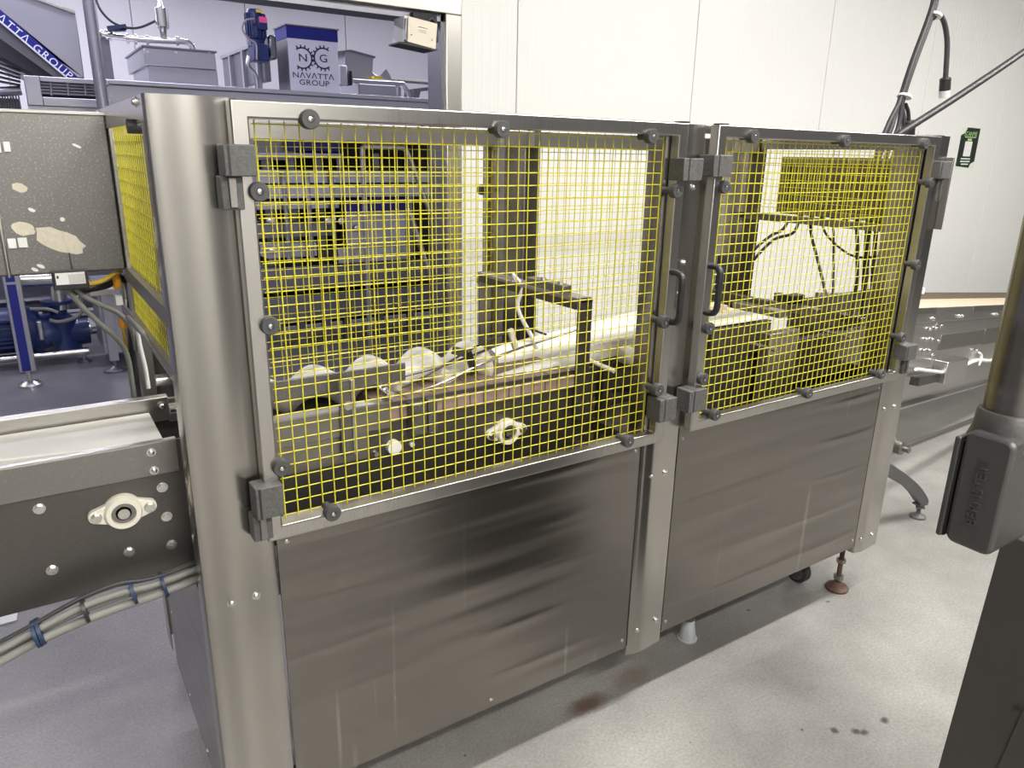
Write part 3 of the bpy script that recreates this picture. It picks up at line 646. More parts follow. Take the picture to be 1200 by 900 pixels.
# ------------------------------------------------------------------ valve box at the outfeed end, with its cables
VB = thing('valve_box', 'brown-grey steel control box hung at the right end of the enclosure', 'control box', (2.5, .42, 1.4))
vb = box(2.40, 2.60, .13, .66, 1.405, 1.625).build('box_body', 'steel_old', VB, bevel=.004)
box(2.396, 2.40, .16, .63, 1.43, 1.60).build('box_door', 'steel_panel', VB, bevel=.002)
for k in range(9):
    MB().cyl((2.44, .17 + k * .05, 1.408), (2.44, .17 + k * .05, 1.375), .011, n=10).build('cable_gland', 'black_plastic', VB)
def cable(name, label, pts, r, mat, cat='cable', group=None, n=8):
    return tag(MB().tube(pts, r, n, 6).build(name, mat, smooth=60), label, cat, group)
VG = 'thin black cables under the valve box'
ends = [at(905, 300, .66), at(903, 292, .64), at(985, 330, .40), at(975, 335, .45), at(1005, 340, .35), at(1040, 285, .2)]
cable('control_cable', 'thin black cable arching from valve box to the rear post', [(2.44, .62, 1.385), (2.42, .63, 1.34), (2.38, .66, 1.31), (2.33, .70, 1.24), (2.31, .72, 1.15)], .006, 'cable_black', group=VG)
cable('control_cable', 'second black cable arching beside the rear post under the valve box', [(2.44, .57, 1.385), (2.42, .58, 1.33), (2.37, .63, 1.30), (2.32, .68, 1.21), (2.29, .70, 1.12)], .006, 'cable_black', group=VG)
cable('control_cable', 'thin black cable running diagonally from valve box down to cross beam', [(2.44, .52, 1.385), (2.43, .50, 1.33), (2.40, .44, 1.25), (2.36, .36, 1.14), (2.33, .32, 1.08)], .006, 'cable_black', group=VG)
cable('control_cable', 'thin black cable falling steeply in the middle below valve box', [(2.44, .42, 1.385), (2.43, .40, 1.32), (2.40, .36, 1.20), (2.36, .32, 1.09), (2.33, .30, 1.02)], .0045, 'cable_black', group=VG)
cable('control_cable', 'black cable sagging in a wide loop under valve box', [(2.44, .47, 1.385), (2.45, .44, 1.33), (2.45, .33, 1.27), (2.44, .22, 1.28), (2.44, .16, 1.33), (2.44, .17, 1.385)], .0045, 'cable_black', group=VG)
cable('control_cable', 'black cable falling near the black hose bundle below valve box', [(2.44, .32, 1.385), (2.42, .29, 1.30), (2.40, .26, 1.18), (2.36, .24, 1.06), (2.34, .24, .98)], .007, 'cable_black', group=VG)
# hanging bundle entering from above, behind the top of the door
bx = [at(1098, -30, .30), at(1096, 5, .30), at(1072, 72, .30), at(1058, 115, .30)]
fans = [[(1040, 150), (1024, 200), (1015, 300), (1010, 400)], [(1046, 150), (1028, 200), (1018, 300), (1014, 400)], [(1052, 150), (1036, 195), (1024, 300), (1020, 400)], [(1060, 150), (1048, 180), (1038, 230), (1028, 380)]]
labs = ['dark grey hanging cable, leftmost strand of the bundle above the enclosure', 'dark grey hanging cable, second strand of the bundle above the enclosure', 'dark grey hanging cable, third strand of the bundle above the enclosure', 'dark grey hanging cable, rightmost strand of the bundle above the enclosure']
for k, fn in enumerate(fans):
    off = Vector(((k - 1.5) * .010, (k % 2) * .012, 0))
    cable('hanging_cable', labs[k], [p + off * (.7 if i else .7) for i, p in enumerate(bx)] + [at(u, v, .30) + off * .3 for (u, v) in fn], .0085, 'cable_dark', group='cables hanging into the enclosure')
for nm, (u, v) in (('upper', (1095, 18)), ('lower', (1060, 113))):
    p = at(u, v, .30); q = at(u - 10, v + 28, .30); dr = (q - p).normalized()
    MBt = MB().lathe(p - dr * .004, dr, [(0, .026), (.008, .026)], 14)
    tag(MBt.build('cable_tie', 'cable_white'), 'white cable tie around the hanging black cables, ' + nm + ' one', 'cable tie', 'white cable ties')
pl = thing('hanging_plug', 'black cable looping over with a dangling white-tipped plug', 'plug', at(1107, 108, .30))
MB().tube([at(1092, 22, .30), at(1099, 17, .30), at(1106, 25, .30), at(1110, 50, .30), at(1108, 92, .30)], .0095, 10, 6).build('plug_cable', 'cable_dark', pl, smooth=60)
p0 = at(1108, 91, .30); p1 = at(1107, 106, .30); p2 = at(1106.5, 114, .30)
MB().lathe(p0, p1 - p0, [(0, .016), (.004, .020), ((p1 - p0).length, .020)], 16).build('plug_body', 'black_plastic', pl)
MB().lathe(p1, p2 - p1, [(0, .0205), ((p2 - p1).length, .0200)], 16).build('plug_tip', 'clear_plastic', pl)
pg = thing('connector_socket', 'black round connector on short cable behind the top rail', 'connector', at(1066, 150, .30))
MB().tube([at(1061, 122, .30), at(1064, 130, .30), at(1065, 142, .30)], .007, 8, 5).build('connector_cable', 'cable_black', pg)
a = at(1065, 141, .30); c = at(1063, 162, .30)
MB().lathe(a, c - a, [(0, .020), (.006, .026), (.012, .024), (.08, .026)], 16).build('connector_body', 'black_plastic', pg)
a = at(1060, 153, .22); c = at(1130, 108, .22); e = at(1215, 50, .22)
cable('heavy_cable', 'thick black cable rising diagonally to the right above the enclosure', [at(1045, 165, .24), a, c, e, at(1300, -15, .22)], .0128, 'cable_black', n=10)

# ------------------------------------------------------------------ sticker on the back wall
a = at(1132, 150, WY); c = at(1118, 195, WY)
sx0, sx1, sz0, sz1 = at(1119, 194, WY).x, at(1141, 194, WY).x, a.z - .300, a.z + .008
ST = thing('wall_sticker', 'black and green notice sticker on the white wall panel', 'sticker', ((sx0 + sx1) / 2, WY - .002, sz0))
w = sx1 - sx0; h = sz1 - sz0; yb = WY
box(sx0, sx1, yb - .0015, yb, sz0, sz1).build('sticker_sheet', 'sticker_pale', ST)
def srect(n, x0, x1, z0, z1, mt_, d=.0022): return MB().prism([(sx0 + w * x0, sz0 + h * z0), (sx0 + w * x1, sz0 + h * z0), (sx0 + w * x1, sz0 + h * z1), (sx0 + w * x0, sz0 + h * z1)], 'y', yb - d, yb).build(n, mt_, ST)
MB().prism([(sx0 + w * p, sz0 + h * q) for p, q in ((.02, .06), (.72, .02), (.78, .12), (.97, .18), (.97, .98), (.30, .99), (.22, .86), (.02, .80))], 'y', yb - .002, yb).build('sticker_field', 'sticker_black', ST)
srect('sticker_window', .30, .68, .30, .66, 'label_white', .0026); srect('sticker_tab', .40, .62, .67, .73, 'ink_green', .0026)
srect('sticker_line', .22, .72, .225, .255, 'sticker_pale', .0026); srect('sticker_line', .22, .72, .16, .19, 'sticker_pale', .0026); srect('sticker_line', .28, .66, .095, .125, 'sticker_pale', .0026)
srect('sticker_line', .24, .82, .755, .77, 'sticker_pale', .0026)
for wd_, fx_ in (('SCAN', .40), ('ME', .74)): inst(text_mesh(wd_, w * .17, 'ink_green', .0003), 'sticker_lettering', ST, (sx0 + w * fx_, yb - .0027, sz0 + h * .835), RFRONT)

# ------------------------------------------------------------------ outfeed conveyor (slightly turned and falling away)
D0 = Vector(_ray(1527, 343)).normalized(); H0 = Vector((D0.x, D0.y, 0)).normalized(); NN = Vector((-H0.y, H0.x, 0)); UP = D0.cross(NN)
P0 = Vector((2.5, .30, 0))
OC = bpy.data.objects.new('outfeed_conveyor', None); COL.objects.link(OC)
mt4 = Matrix.Identity(4)
for i in range(3): mt4[i][0] = D0[i]; mt4[i][1] = NN[i]; mt4[i][2] = UP[i]; mt4[i][3] = P0[i]
OC.matrix_world = mt4; LOC[OC.name] = Vector()
tag(OC, 'stainless outfeed conveyor with tan belt running along the white wall', 'conveyor')
def loc(u, v, wd=0.0):
    r = _ray(u, v); t = ((P0 - CAM).dot(NN) + wd) / r.dot(NN); q = CAM + r * t - P0
    return (q.dot(D0), q.dot(UP))
def ob(n, s0, s1, w0, w1, t0, t1, mt_, bv=.002): return MB().box(s0, s1, w0, w1, t0, t1).build(n, mt_, OC, bevel=bv)
tt = loc(1110, 359.5)[1]; t_wave = loc(1110, 375.5)[1]; t_pb = loc(1140, 423)[1]; t_sk = loc(1060, 479)[1]; t_rl = loc(1066, 513)[1]
S0, S1 = .12, 4.6
ob('belt', S0, S1, .0, .27, tt - .03, tt - .006, 'belt_tan')
ob('far_guide', S0, S1, .27, .285, tt - .05, tt + .030, 'steel_old')
ob('upper_side', S0, S1, -.012, 0, t_wave, tt, 'steel_outfeed')
ob('lower_side', S0, S1, -.004, 0.004, t_pb, t_wave, 'steel_outfeed')
for k, (u0, u1) in enumerate(((1060, 1094), (1137, 1187))):
    ob('splice_plate', loc(u0, 362)[0], loc(u1, 360)[0], -.016, -.012, tt - .028, tt + .002, 'steel_old')
ob('end_plate', S0, loc(1094, 380)[0], -.009, -.004, loc(1088, 420)[1], t_wave, 'steel_outfeed')
# pressed slots in the side
ob('side_recess', loc(1101, 396)[0], loc(1151, 392)[0], -.0075, -.004, loc(1120, 407)[1], loc(1120, 390)[1], 'steel_old', .003)
ob('side_recess', loc(1152, 392)[0], loc(1188, 390)[0], -.0075, -.004, loc(1160, 402)[1], loc(1160, 384)[1], 'steel_old', .003)
ob('under_strip', S0, S1, .05, .06, t_sk, t_pb, 'steel_outfeed')
ob('bottom_plate', S0, S1, .02, .26, t_sk - .012, t_sk, 'steel_outfeed')
MB().cyl((S0, -.05, t_rl), (3.3, -.05, t_rl), .014, n=10).build('floor_rail', 'steel_old', OC)
for s_ in (.55, 3.1): MB().cyl((s_, -.05, t_rl), (s_, .04, t_sk), .008, n=8).build('rail_stay', 'steel_old', OC)
OB = mesh_only(MB().lathe((0, 0, 0), (0, -1, 0), [(0, .011), (.004, .011), (.0045, .007), (.011, .0065)], 10), 'outfeed_bolt_mesh', 'steel_bolt')
for (u, v) in [(1090, 373), (1086, 385), (1093, 384), (1099, 381), (1082, 397), (1089, 397), (1096, 399), (1079, 410), (1085, 410), (1089, 416), (1121, 370), (1124, 370), (1162, 368), (1165, 368), (1141, 410)]:
    s_, t_ = loc(u, v); o = bpy.data.objects.new('bolt', OB); COL.objects.link(o); o.parent = OC; o.location = (s_, -.012, t_)
s0, t0 = loc(1094, 421); s1, t1 = loc(1113, 441)
jb = MB().box(s0, s1, -.07, -.004, t1, t0).build('junction_box', 'steel_outfeed', OC, bevel=.004)
s2, t2 = loc(1068, 433); box(s2, s0, -.045, -.004, t1 + .01, t1 + .05).build('cable_trough', 'steel_dark', OC)
MB().tube([(loc(1060, 430)[0], -.05, loc(1060, 430)[1]), (s0, -.05, loc(1090, 434)[1])], .0085, 8, 1).build('white_conduit', 'cable_white', OC)
MB().tube([(s1, -.03, loc(1113, 431)[1]), (loc(1141, 422)[0], -.012, loc(1141, 422)[1]), (loc(1158, 423)[0], -.012, loc(1158, 422)[1]), (loc(1178, 417)[0], -.012, loc(1178, 416)[1]), (3.4, -.012, loc(1185, 416)[1])], .010, 8, 5).build('white_conduit', 'cable_white', OC)
for (u, v) in ((1142, 422), (1177, 416)):
    s_, t_ = loc(u, v); MB().tube([(s_ - .03, -.02, t_ + .05), (s_, -.03, t_ + .03), (s_ - .01, -.03, t_ - .02), (s_ + .03, -.02, t_ - .01), (s_ + .02, -.02, t_ + .04)], .006, 6, 4).build('cable_clip', 'cable_white', OC)
# curved cast leg of the outfeed
LG = thing('curved_support_leg', 'dark grey curved machine leg with round levelling foot on the floor', 'machine leg', (3.1, .26, 0))
yl = .245
pts = [at(1010, 535, yl), at(1035, 547, yl), at(1052, 557, yl), at(1068, 570, yl), at(1078, 584, yl), at(1078, 592, yl)]
mb = MB(); prev = None
P = curve(pts, 5)
for i in range(len(P) - 1): 
    wdt = .058 - .022 * i / len(P)
    mb.beam(P[i], P[i + 1] + (P[i + 1] - P[i]) * .25, .06, wdt, (0, -.25, 1))
mb.build('leg_arm', 'leg_grey', LG)
pf = at_z(1075, 606); MB().lathe((pf.x, pf.y, 0), (0, 0, 1), [(0, .036), (.010, .036), (.022, .012), (.03, .009), (.075, .009)], 20).build('foot_pad', 'leg_grey', LG)
MB().lathe(at(1050, 523, yl), (0, -1, 0), [(0, .03), (.03, .03), (.034, .012), (.06, .012)], 14).build('leg_knob', 'steel_old', LG)

# ------------------------------------------------------------------ support arm close to the viewer
AR = thing('support_arm', 'grey cast swivel coupling with steel tube close to the viewer', 'support arm', (.9, -.92, 1.1))
xb = .843; yn, yf = -.957, -.894; z0, z1 = 1.104, 1.272
def rr(x0, x1, y0, y1, r, n=5):
    out = []
    for (cx2, cy2, a0) in ((x1 - r, y1 - r, 0), (x0 + r, y1 - r, 90), (x0 + r, y0 + r, 180), (x1 - r, y0 + r, 270)):
        for k in range(n + 1): a = math.radians(a0 + 90 * k / n); out.append((cx2 + r * math.cos(a), cy2 + r * math.sin(a)))
    return out
# coupling housing: profile in Y-Z with rounded corners, extruded in X
hs = MB().prism(rr(yn, yf, z0, z1, .014), 'x', xb, xb + .10).build('coupling_housing', 'grey_cast', AR, bevel=.006)
MB().prism(rr(yf + .0015, yf + .006, z0 + .004, z1 - .02, .002), 'x', xb + .004, xb + .096).build('gasket', 'black_plastic', AR)
MB().prism(rr(yf + .005, yf + .013, z0 + .002, z1 - .015, .003), 'x', xb + .002, xb + .098).build('back_cover', 'grey_cast', AR, bevel=.002)
pcx, pcy = xb + .052, -.921
MB().lathe((pcx, pcy, z1 - .022), (0, 0, 1), [(0, .047), (.012, .043), (.022, .040), (.046, .039), (.048, .037), (.048, .030)], 32).build('tube_collar', 'grey_cast', AR, smooth=50)
MB().cyl((pcx, pcy, z1 - .02), (pcx, pcy, 3.9), .0335, n=32).build('support_tube', 'steel_panel', AR)
MB().lathe((xb + .10, -.925, z0 + .055), (1, 0, 0), [(0, .034), (.06, .034), (.07, .028), (.16, .028)], 24).build('side_collar', 'grey_cast', AR)
tm = text_mesh('BERNSTEIN', .0185, 'grey_cast', .0014, 1.05)
o = inst(tm, 'embossed_lettering', hs, (xb - .0004, -.925, 1.188)); 
o.rotation_euler = Matrix(((0, 0, -1), (0, -1, 0), (-1, 0, 0))).transposed().to_euler() if False else (Matrix(((0, 0, -1), (0, 1, 0), (1, 0, 0)))).to_euler()
# cabinet below it
CB = thing('floor_cabinet', 'dark brown-grey cabinet side at the lower right corner', 'cabinet', (1.3, -.85, 0))
xc = 1.02
a = at_x(1170, 645, xc); c = at_x(1099, 900, xc); e = at_x(1178, 902, xc); g = at_x(1200, 830, xc)
zt = a.z + .03; k_ = (a.y - c.y) / (a.z - c.z)
yt = a.y + k_ * .03; yb0 = c.y - k_ * c.z
MB().prism([(yb0, 0.0), (yt, zt), (yt - .34, zt), (yb0 - .34, 0)], 'x', xc, xc + .6).build('cabinet_body', 'cabinet_dark', CB, bevel=.002)
MB().prism([(e.y - .001, .05), (e.y + .01, e.z), (g.y, g.z), (g.y - .06, g.z), (e.y - .06, .05)], 'x', xc - .003, xc).build('cabinet_door', 'cabinet_dark', CB, bevel=.001)
box(xc - .004, xc, g.y + .004, g.y + .010, g.z - .006, g.z).build('cabinet_latch', 'black_plastic', CB)

# ------------------------------------------------------------------ left side: guard sheet, hoses, scanner
GY = .57
GS = thing('guard_sheet', 'speckled grey steel guard sheet with peeled glue patches left of the enclosure', 'guard sheet', (-.12, GY, 1.34))
g0 = at(13, 324, GY); g1 = at(123, 133.5, GY)
gs = box(-.52, g1.x, GY, GY + .025, g0.z, g1.z).build('sheet', 'steel_guard', GS, bevel=.004)
box(-.52, g1.x, GY - .004, GY + .025, g1.z - .004, g1.z + .003).build('top_fold', 'steel_tube', GS, bevel=.001)
box(at(125, 137, GY - .02).x, at(130, 137, GY - .02).x, GY - .02, GY + .03, g0.z - .02, g1.z).build('side_fold', 'steel_rail', GS, bevel=.001)
def patch(u, v, a_, b_, rot, mt_, name='glue_patch', seed=1):
    rnd = random.Random(seed); c_ = at(u, v, GY); k = c_.x
    sc = 1.0 / 430.0; pts = []
    for i in range(18):
        th = 2 * math.pi * i / 18; q = 1 + rnd.uniform(-.1, .1); x = a_ * math.cos(th) * q; y = b_ * math.sin(th) * q
        pts.append((c_.x + (x * math.cos(rot) - y * math.sin(rot)) * sc, c_.z - (x * math.sin(rot) + y * math.cos(rot)) * sc))
    return MB().prism(pts, 'y', GY - .0012, GY + .001).build(name, mt_, GS)
patch(70, 282, 21, 10, .45, 'residue_beige', seed=1); patch(27, 268, 9, 6, .35, 'residue_beige', seed=2); patch(23, 220, 6, 4, .3, 'residue_beige', seed=3)
for (u, v, a_, b_) in ((37, 246, 3, 1.5), (73, 257, 2, 2), (48, 312, 3.5, 1.6), (41, 316, 3, 1.5), (90, 171, 4, 1.2)): patch(u, v, a_, b_, .5, 'label_white', 'chip_mark', int(u))
for (u0, v0, u1, v1) in ((-8, 166, 2, 179), (3, 166, 13, 178), (8, 280, 20, 291), (20, 279, 33, 290)):
    pxbox(u0, v0, u1, v1, GY - .006, GY).build('white_clip', 'label_white', GS, bevel=.001)
MB().tube([at(81, 296, GY - .002), at(83, 308, GY - .002), at(86, 320, GY - .002)], .0012, 5, 3).build('scratch_line', 'ink_black', GS)
pxbox(-5, 250, 14, 326, GY - .01, GY).build('edge_strip', 'steel_rail', GS, bevel=.003)

SCN = thing('barcode_scanner', 'black sensor bar with white label below the guard sheet', 'sensor', at(85, 330, .55))
pxbox(60, 320, 105, 338, .53, .57).build('sensor_body', 'black_plastic', SCN, bevel=.002)
pxbox(64, 320.5, 101, 332, .5285, .53).build('sensor_label', 'label_white', SCN)
pxbox(80, 321.5, 100.5, 331, .5280, .5285).build('label_field', 'steel_bolt', SCN)
pxbox(66, 323.5, 69, 326.5, .5280, .5285).build('label_mark', 'ink_black', SCN)
MB().tube([at(104, 333, .55), at(118, 330, .56), at(132, 322, .58), at(142, 318, .6)], .005, 7, 5).build('sensor_cable', 'cable_yellow', SCN)
HG = 'grey hoses hanging below the guard sheet'
cable('grey_hose', 'grey hose from the sensor bar curving down, lower one', [at(74, 332, .56), at(95, 358, .56), at(118, 380, .57), at(138, 398, .58), at(150, 420, .60), at(158, 470, .62)], .006, 'hose_grey', 'hose', HG)
cable('grey_hose', 'grey hose from the sensor bar curving down, upper one', [at(82, 332, .57), at(100, 348, .57), at(120, 358, .58), at(140, 368, .59), at(154, 385, .60), at(160, 410, .62)], .006, 'hose_grey', 'hose', HG)
cable('grey_hose', 'grey hose running along the end rail towards the post', [at(150, 372, .50), at(165, 388, .40), at(180, 408, .26), at(196, 430, .12)], .006, 'hose_grey', 'hose', HG)
cable('grey_hose', 'pale hose dropping beside the left end of the enclosure', [at(160, 372, .55), at(163, 400, .56), at(170, 430, .56), at(174, 455, .56)], .005, 'cable_white', 'hose', HG)
cable('black_hose', 'black hose looping under the guard sheet to the rear post', [at(86, 342, .60), at(105, 338, .60), at(125, 334, .62), at(142, 326, .64), at(152, 340, .66), at(154, 380, .68), at(156, 450, .70)], .009, 'cable_black', 'hose')
cable('yellow_cable', 'thin yellow cable hanging from the orange sensor', [at(144, 385, .62), at(147, 400, .62), at(149, 410, .64)], .004, 'cable_yellow')
for (u, v, nm) in ((137, 331, 'upper'), (144, 378, 'lower')):
    p = at(u, v, .62); o = MB().lathe((p.x, p.y, p.z - .015), (0, 0, 1), [(0, .005), (.006, .009), (.026, .009), (.032, .006)], 12).build('orange_sensor', 'orange_plastic')
    tag(o, 'small orange sensor head beside the left end of enclosure, ' + nm + ' one', 'sensor', 'orange sensor heads')
p = at(139, 350, .62); tag(box(p.x - .007, p.x + .007, .61, .635, p.z - .014, p.z + .008).build('valve_block', 'label_white'), 'small white valve block between the two orange sensors', 'valve')
SPT = thing('rear_stand', 'dark steel stand with brown edge strip behind the left end', 'stand', (.03, .95, 0))
a = at(152, 330, .95); c = at(160, 330, .95)
box(a.x, c.x, .95, .99, 0, a.z).build('stand_upright', 'dark_void', SPT)
box(c.x, c.x + .012, .95, .99, 0, a.z - .1).build('stand_edge', 'cable_yellow', SPT)
box(c.x + .012, c.x + .16, .96, .98, .6, 1.06).build('stand_sheet', 'steel_rail', SPT, bevel=.002)

# cable bundle under the infeed conveyor
CT = [(228, 680), (190, 688), (140, 703), (95, 720), (45, 744), (0, 768), (-60, 798)]
LBL = ['thick grey cable, lowest of the bundle leaving the corner post', 'grey cable, second from below in the bundle leaving the corner post', 'grey cable, third from below in the bundle leaving the corner post', 'thin grey cable on top of the bundle leaving the corner post', 'thin dark cable, topmost of the bundle leaving the corner post']
for k in range(5):
    dz = [-.013, .000, .012, .021, .028][k]; sp_ = [0, 0, 0, .3, .6][k]
    pts = []
    for i, (u, v) in enumerate(CT):
        q = at(u, v, .075); pts.append(q + Vector((0, (k % 2) * .012, dz * (1.15 if i in (2, 3) else .9) + (.004 * sp_ if i == 2 else 0))))
    pts[0] = pts[0] + Vector((.10, .03, .01))
    cable('floor_cable', LBL[k], pts, [.0085, .0075, .007, .0045, .004][k], ['hose_grey', 'hose_grey', 'hose_grey', 'hose_grey', 'cable_dark'][k], group='grey cable bundle', n=10)
for (u, v, mt_, nm) in ((194, 686, 'blue_tie', 'nearest the corner post'), (158, 694, 'blue_tie', 'second from the corner post'), (102, 715, 'black_plastic', 'third, black'), (50, 741, 'blue_tie', 'fourth'), (45, 744, 'blue_tie', 'farthest from the post')):
    p = at(u, v, .081); q = at(u - 8, v + 3.2, .081); dr = (q - p).normalized()
    tag(MB().lathe(p + Vector((0, 0, .004)), dr, [(0, .026), (.006, .0265)], 14).build('cable_tie', mt_), ('black' if 'black' in mt_ else 'dark blue') + ' tie around grey cable bundle, ' + nm, 'cable tie', 'ties on the grey cable bundle')
p = at_z(8, 728); tag(MB().prism([(p.x - .10, p.y - .02), (p.x + .03, p.y - .02), (p.x + .035, p.y + .06), (p.x - .08, p.y + .05)], 'z', 0, .006).build('paper_scrap', 'label_white'), 'white scrap of sheet lying on the stained floor under conveyor', 'scrap')

# ------------------------------------------------------------------ doorway sensor on the opening frame
DS = thing('doorway_sensor', 'cream covered door sensor box tucked under the lintel corner', 'sensor', at(495, 40, 1.76))
cA, cB, cC, cD = [at(u, v, 1.74) for (u, v) in ((478, 19), (512, 28), (510, 58), (477, 49))]
MB().prism([(q.x, q.z) for q in (cA, cB, cC, cD)], 'y', 1.735, 1.742).build('cover', 'cream_cover', DS, bevel=.002)
MB().prism([(q.x, q.z) for q in (at(475, 21, 1.75), at(512, 29, 1.75), at(510, 56, 1.75), at(474, 47, 1.75))], 'y', 1.745, 1.80).build('sensor_case', 'steel_far', DS, bevel=.002)
MB().prism([(q.x, q.z) for q in (at(469, 20, 1.80), at(475, 20, 1.80), at(472, 50, 1.80), at(467, 50, 1.80))], 'y', 1.76, 1.86).build('side_bracket', 'panel_white', DS)
MB().prism([(q.x, q.z) for q in (at(467, 49, 1.75), at(512, 58, 1.75), at(509, 60, 1.75), at(467, 51, 1.75))], 'y', 1.738, 1.85).build('bottom_lip', 'black_plastic', DS)
pxbox(484, 14, 512, 30, 1.79, 1.83).build('mounting', 'dark_void', DS)
MB().tube([at(500, 26, 1.78), at(506, 22, 1.78), at(511, 30, 1.79), at(512, 50, 1.80)], .006, 7, 4).build('sensor_cable', 'cable_dark', DS)
for (u, v) in ((482, 40), (506, 46)): q = at(u, v, 1.735); inst(SCREW, 'screw', DS, (q.x, 1.735, q.z))
MB().beam(at(490.5, 31.2, 1.7345), at(500.5, 33.8, 1.7345), .0006, .006, (0, 1, 0)).build('print_line', 'ink_black', DS)
for k, (u, v) in enumerate(((494, 35.6), (495, 38))): MB().beam(at(u - 4, v - .9, 1.7345), at(u + 5, v + 1.2, 1.7345), .0006, .0022, (0, 1, 0)).build('print_line', 'ink_black', DS)

# ------------------------------------------------------------------ next room: hopper with lettered stripe
def far_prism(pts, y0, y1): return MB().prism([(at(u, v, y0).x, at(u, v, y0).z) for (u, v) in pts], 'y', y0, y1)
HP = thing('steel_hopper', 'big sloping steel hopper with blue lettered stripe beyond the opening', 'hopper', at(40, 120, 4.6))
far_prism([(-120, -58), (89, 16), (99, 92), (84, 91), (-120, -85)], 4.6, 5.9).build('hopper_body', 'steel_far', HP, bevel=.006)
far_prism([(-120, -76), (0, 27), (77, 92), (60, 92), (0, 64), (-120, 5)], 4.66, 5.9).build('hopper_shaded_underside', 'steel_far_dark', HP)  # darker steel plate, shade of the underside put into its colour
far_prism([(-120, -20), (0, 45), (66, 92), (50, 92), (0, 66), (-120, 10)], 4.655, 5.0).build('hopper_deep_shade', 'dark_void', HP)  # near-black plate, deepest shade under the hopper given as colour
far_prism([(-120, -62), (88, 12.5), (88.5, 16.5), (-120, -57)], 4.57, 5.9).build('hopper_rim', 'steel_frame', HP, bevel=.003)
far_prism([(-120, -93), (0, 11), (92, 91), (80, 91), (0, 23.5), (-120, -78)], 4.585, 4.605).build('blue_stripe', 'blue_paint', HP)
far_prism([(-120, -78), (0, 23.5), (80, 91), (77, 91), (0, 26), (-120, -76)], 4.584, 4.61).build('stripe_edge', 'panel_white', HP)
sA = at(-20, 3.5, 4.583); sB = at(72, 81, 4.583); dd = sB - sA; ang = math.atan2(dd.z, dd.x)
tm = text_mesh('NAVATTA GROUP'.replace('A', '\u039b'), .066, 'ink_white', .0006, 1.22)
inst(tm, 'stripe_lettering', HP, sA.lerp(sB, .50) + Vector((0, 0, 0)), (math.pi / 2, -ang, 0))
# long platform machine across the opening
PM = thing('platform_machine', 'long grey steel processing platform with blue bands beyond the opening', 'machine', at(280, 250, 4.6))
L0 = at(27, 88, 4.45); L1 = at(27, 129, 4.45)
def lineZ(u, v, y): return at(u, v, y)
xr = at(640, 118, 4.45).x
fz0, fz1 = L1.z, L0.z
xv = at(128, 100, 4.45).x; vb0 = at(40, 113, 4.45).z
box(L0.x, L0.x + .085, 4.44, 4.50, fz0 + .03, fz1).build('vent_stile', 'steel_far', PM, bevel=.004)
box(L0.x + .085, xv, 4.44, 4.50, fz1 - .032, fz1).build('vent_top_bar', 'steel_far', PM, bevel=.004)
box(L0.x + .085, xv, 4.44, 4.50, fz0 + .03, vb0).build('vent_bottom_bar', 'steel_far', PM, bevel=.004)
box(L0.x, at(128, 100, 4.45).x, 4.47, 4.49, fz0 - .25, fz0 + .06).build('frame_skirt', 'steel_far', PM)
vz0 = at(40, 110, 4.47).z; vz1 = at(40, 92, 4.47).z
for k in range(5):
    z = vz0 + (vz1 - vz0) * (k + .5) / 5; box(L0.x + .05, at(120, 100, 4.45).x, 4.475, 4.50, z - .006, z + .006).build('vent_slat', 'steel_far_dark', PM)
for u in (59, 79, 99): MB().cyl(at(u, 93, 4.468), at(u + 1.5, 112, 4.468), .006, n=6).build('vent_bar', 'steel_far', PM)
box(L0.x + .05, at(120, 100, 4.45).x, 4.51, 4.53, fz0 + .05, fz1 - .02).build('vent_backing', 'dark_void', PM)
bz1 = at(125, 93, 4.5).z; bz0 = at(125, 124, 4.5).z
box(at(122, 100, 4.5).x, xr, 4.50, 5.2, bz0, bz1 - .03).build('deck_beam', 'steel_far', PM, bevel=.004)
box(at(122, 100, 4.5).x, xr, 4.46, 5.2, bz1 - .03, bz1).build('deck_top', 'steel_far', PM, bevel=.004)
# body rows seen through the mesh
def row(n, u0, v0, u1, v1, y, d_, mt_): return pxbox(u0, v0, u1, v1, y, y + d_).build(n, mt_, PM, bevel=.004)
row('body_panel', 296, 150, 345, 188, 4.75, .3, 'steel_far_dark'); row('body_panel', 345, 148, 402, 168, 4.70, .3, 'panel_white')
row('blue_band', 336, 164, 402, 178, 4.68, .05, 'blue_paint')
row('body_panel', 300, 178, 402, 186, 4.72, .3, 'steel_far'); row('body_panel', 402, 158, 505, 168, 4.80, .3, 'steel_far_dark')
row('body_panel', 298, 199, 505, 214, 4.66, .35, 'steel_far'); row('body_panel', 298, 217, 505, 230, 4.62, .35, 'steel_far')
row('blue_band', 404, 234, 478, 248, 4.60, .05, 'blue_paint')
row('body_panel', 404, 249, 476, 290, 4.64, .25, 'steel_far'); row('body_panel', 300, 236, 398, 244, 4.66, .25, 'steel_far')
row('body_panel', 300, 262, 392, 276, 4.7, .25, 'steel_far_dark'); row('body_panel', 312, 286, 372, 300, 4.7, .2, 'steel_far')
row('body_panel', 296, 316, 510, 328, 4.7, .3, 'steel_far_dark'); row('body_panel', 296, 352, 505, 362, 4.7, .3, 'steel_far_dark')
row('body_panel', 396, 292, 478, 304, 4.55, .4, 'steel_far')
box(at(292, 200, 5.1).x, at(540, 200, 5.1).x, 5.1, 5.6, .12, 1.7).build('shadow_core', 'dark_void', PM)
for u in (312, 340, 372, 398, 440, 478): 
    a = at(u, 180, 4.9); box(a.x - .03, a.x + .03, 4.9, 4.96, 0, a.z).build('platform_leg', 'steel_far_dark', PM)
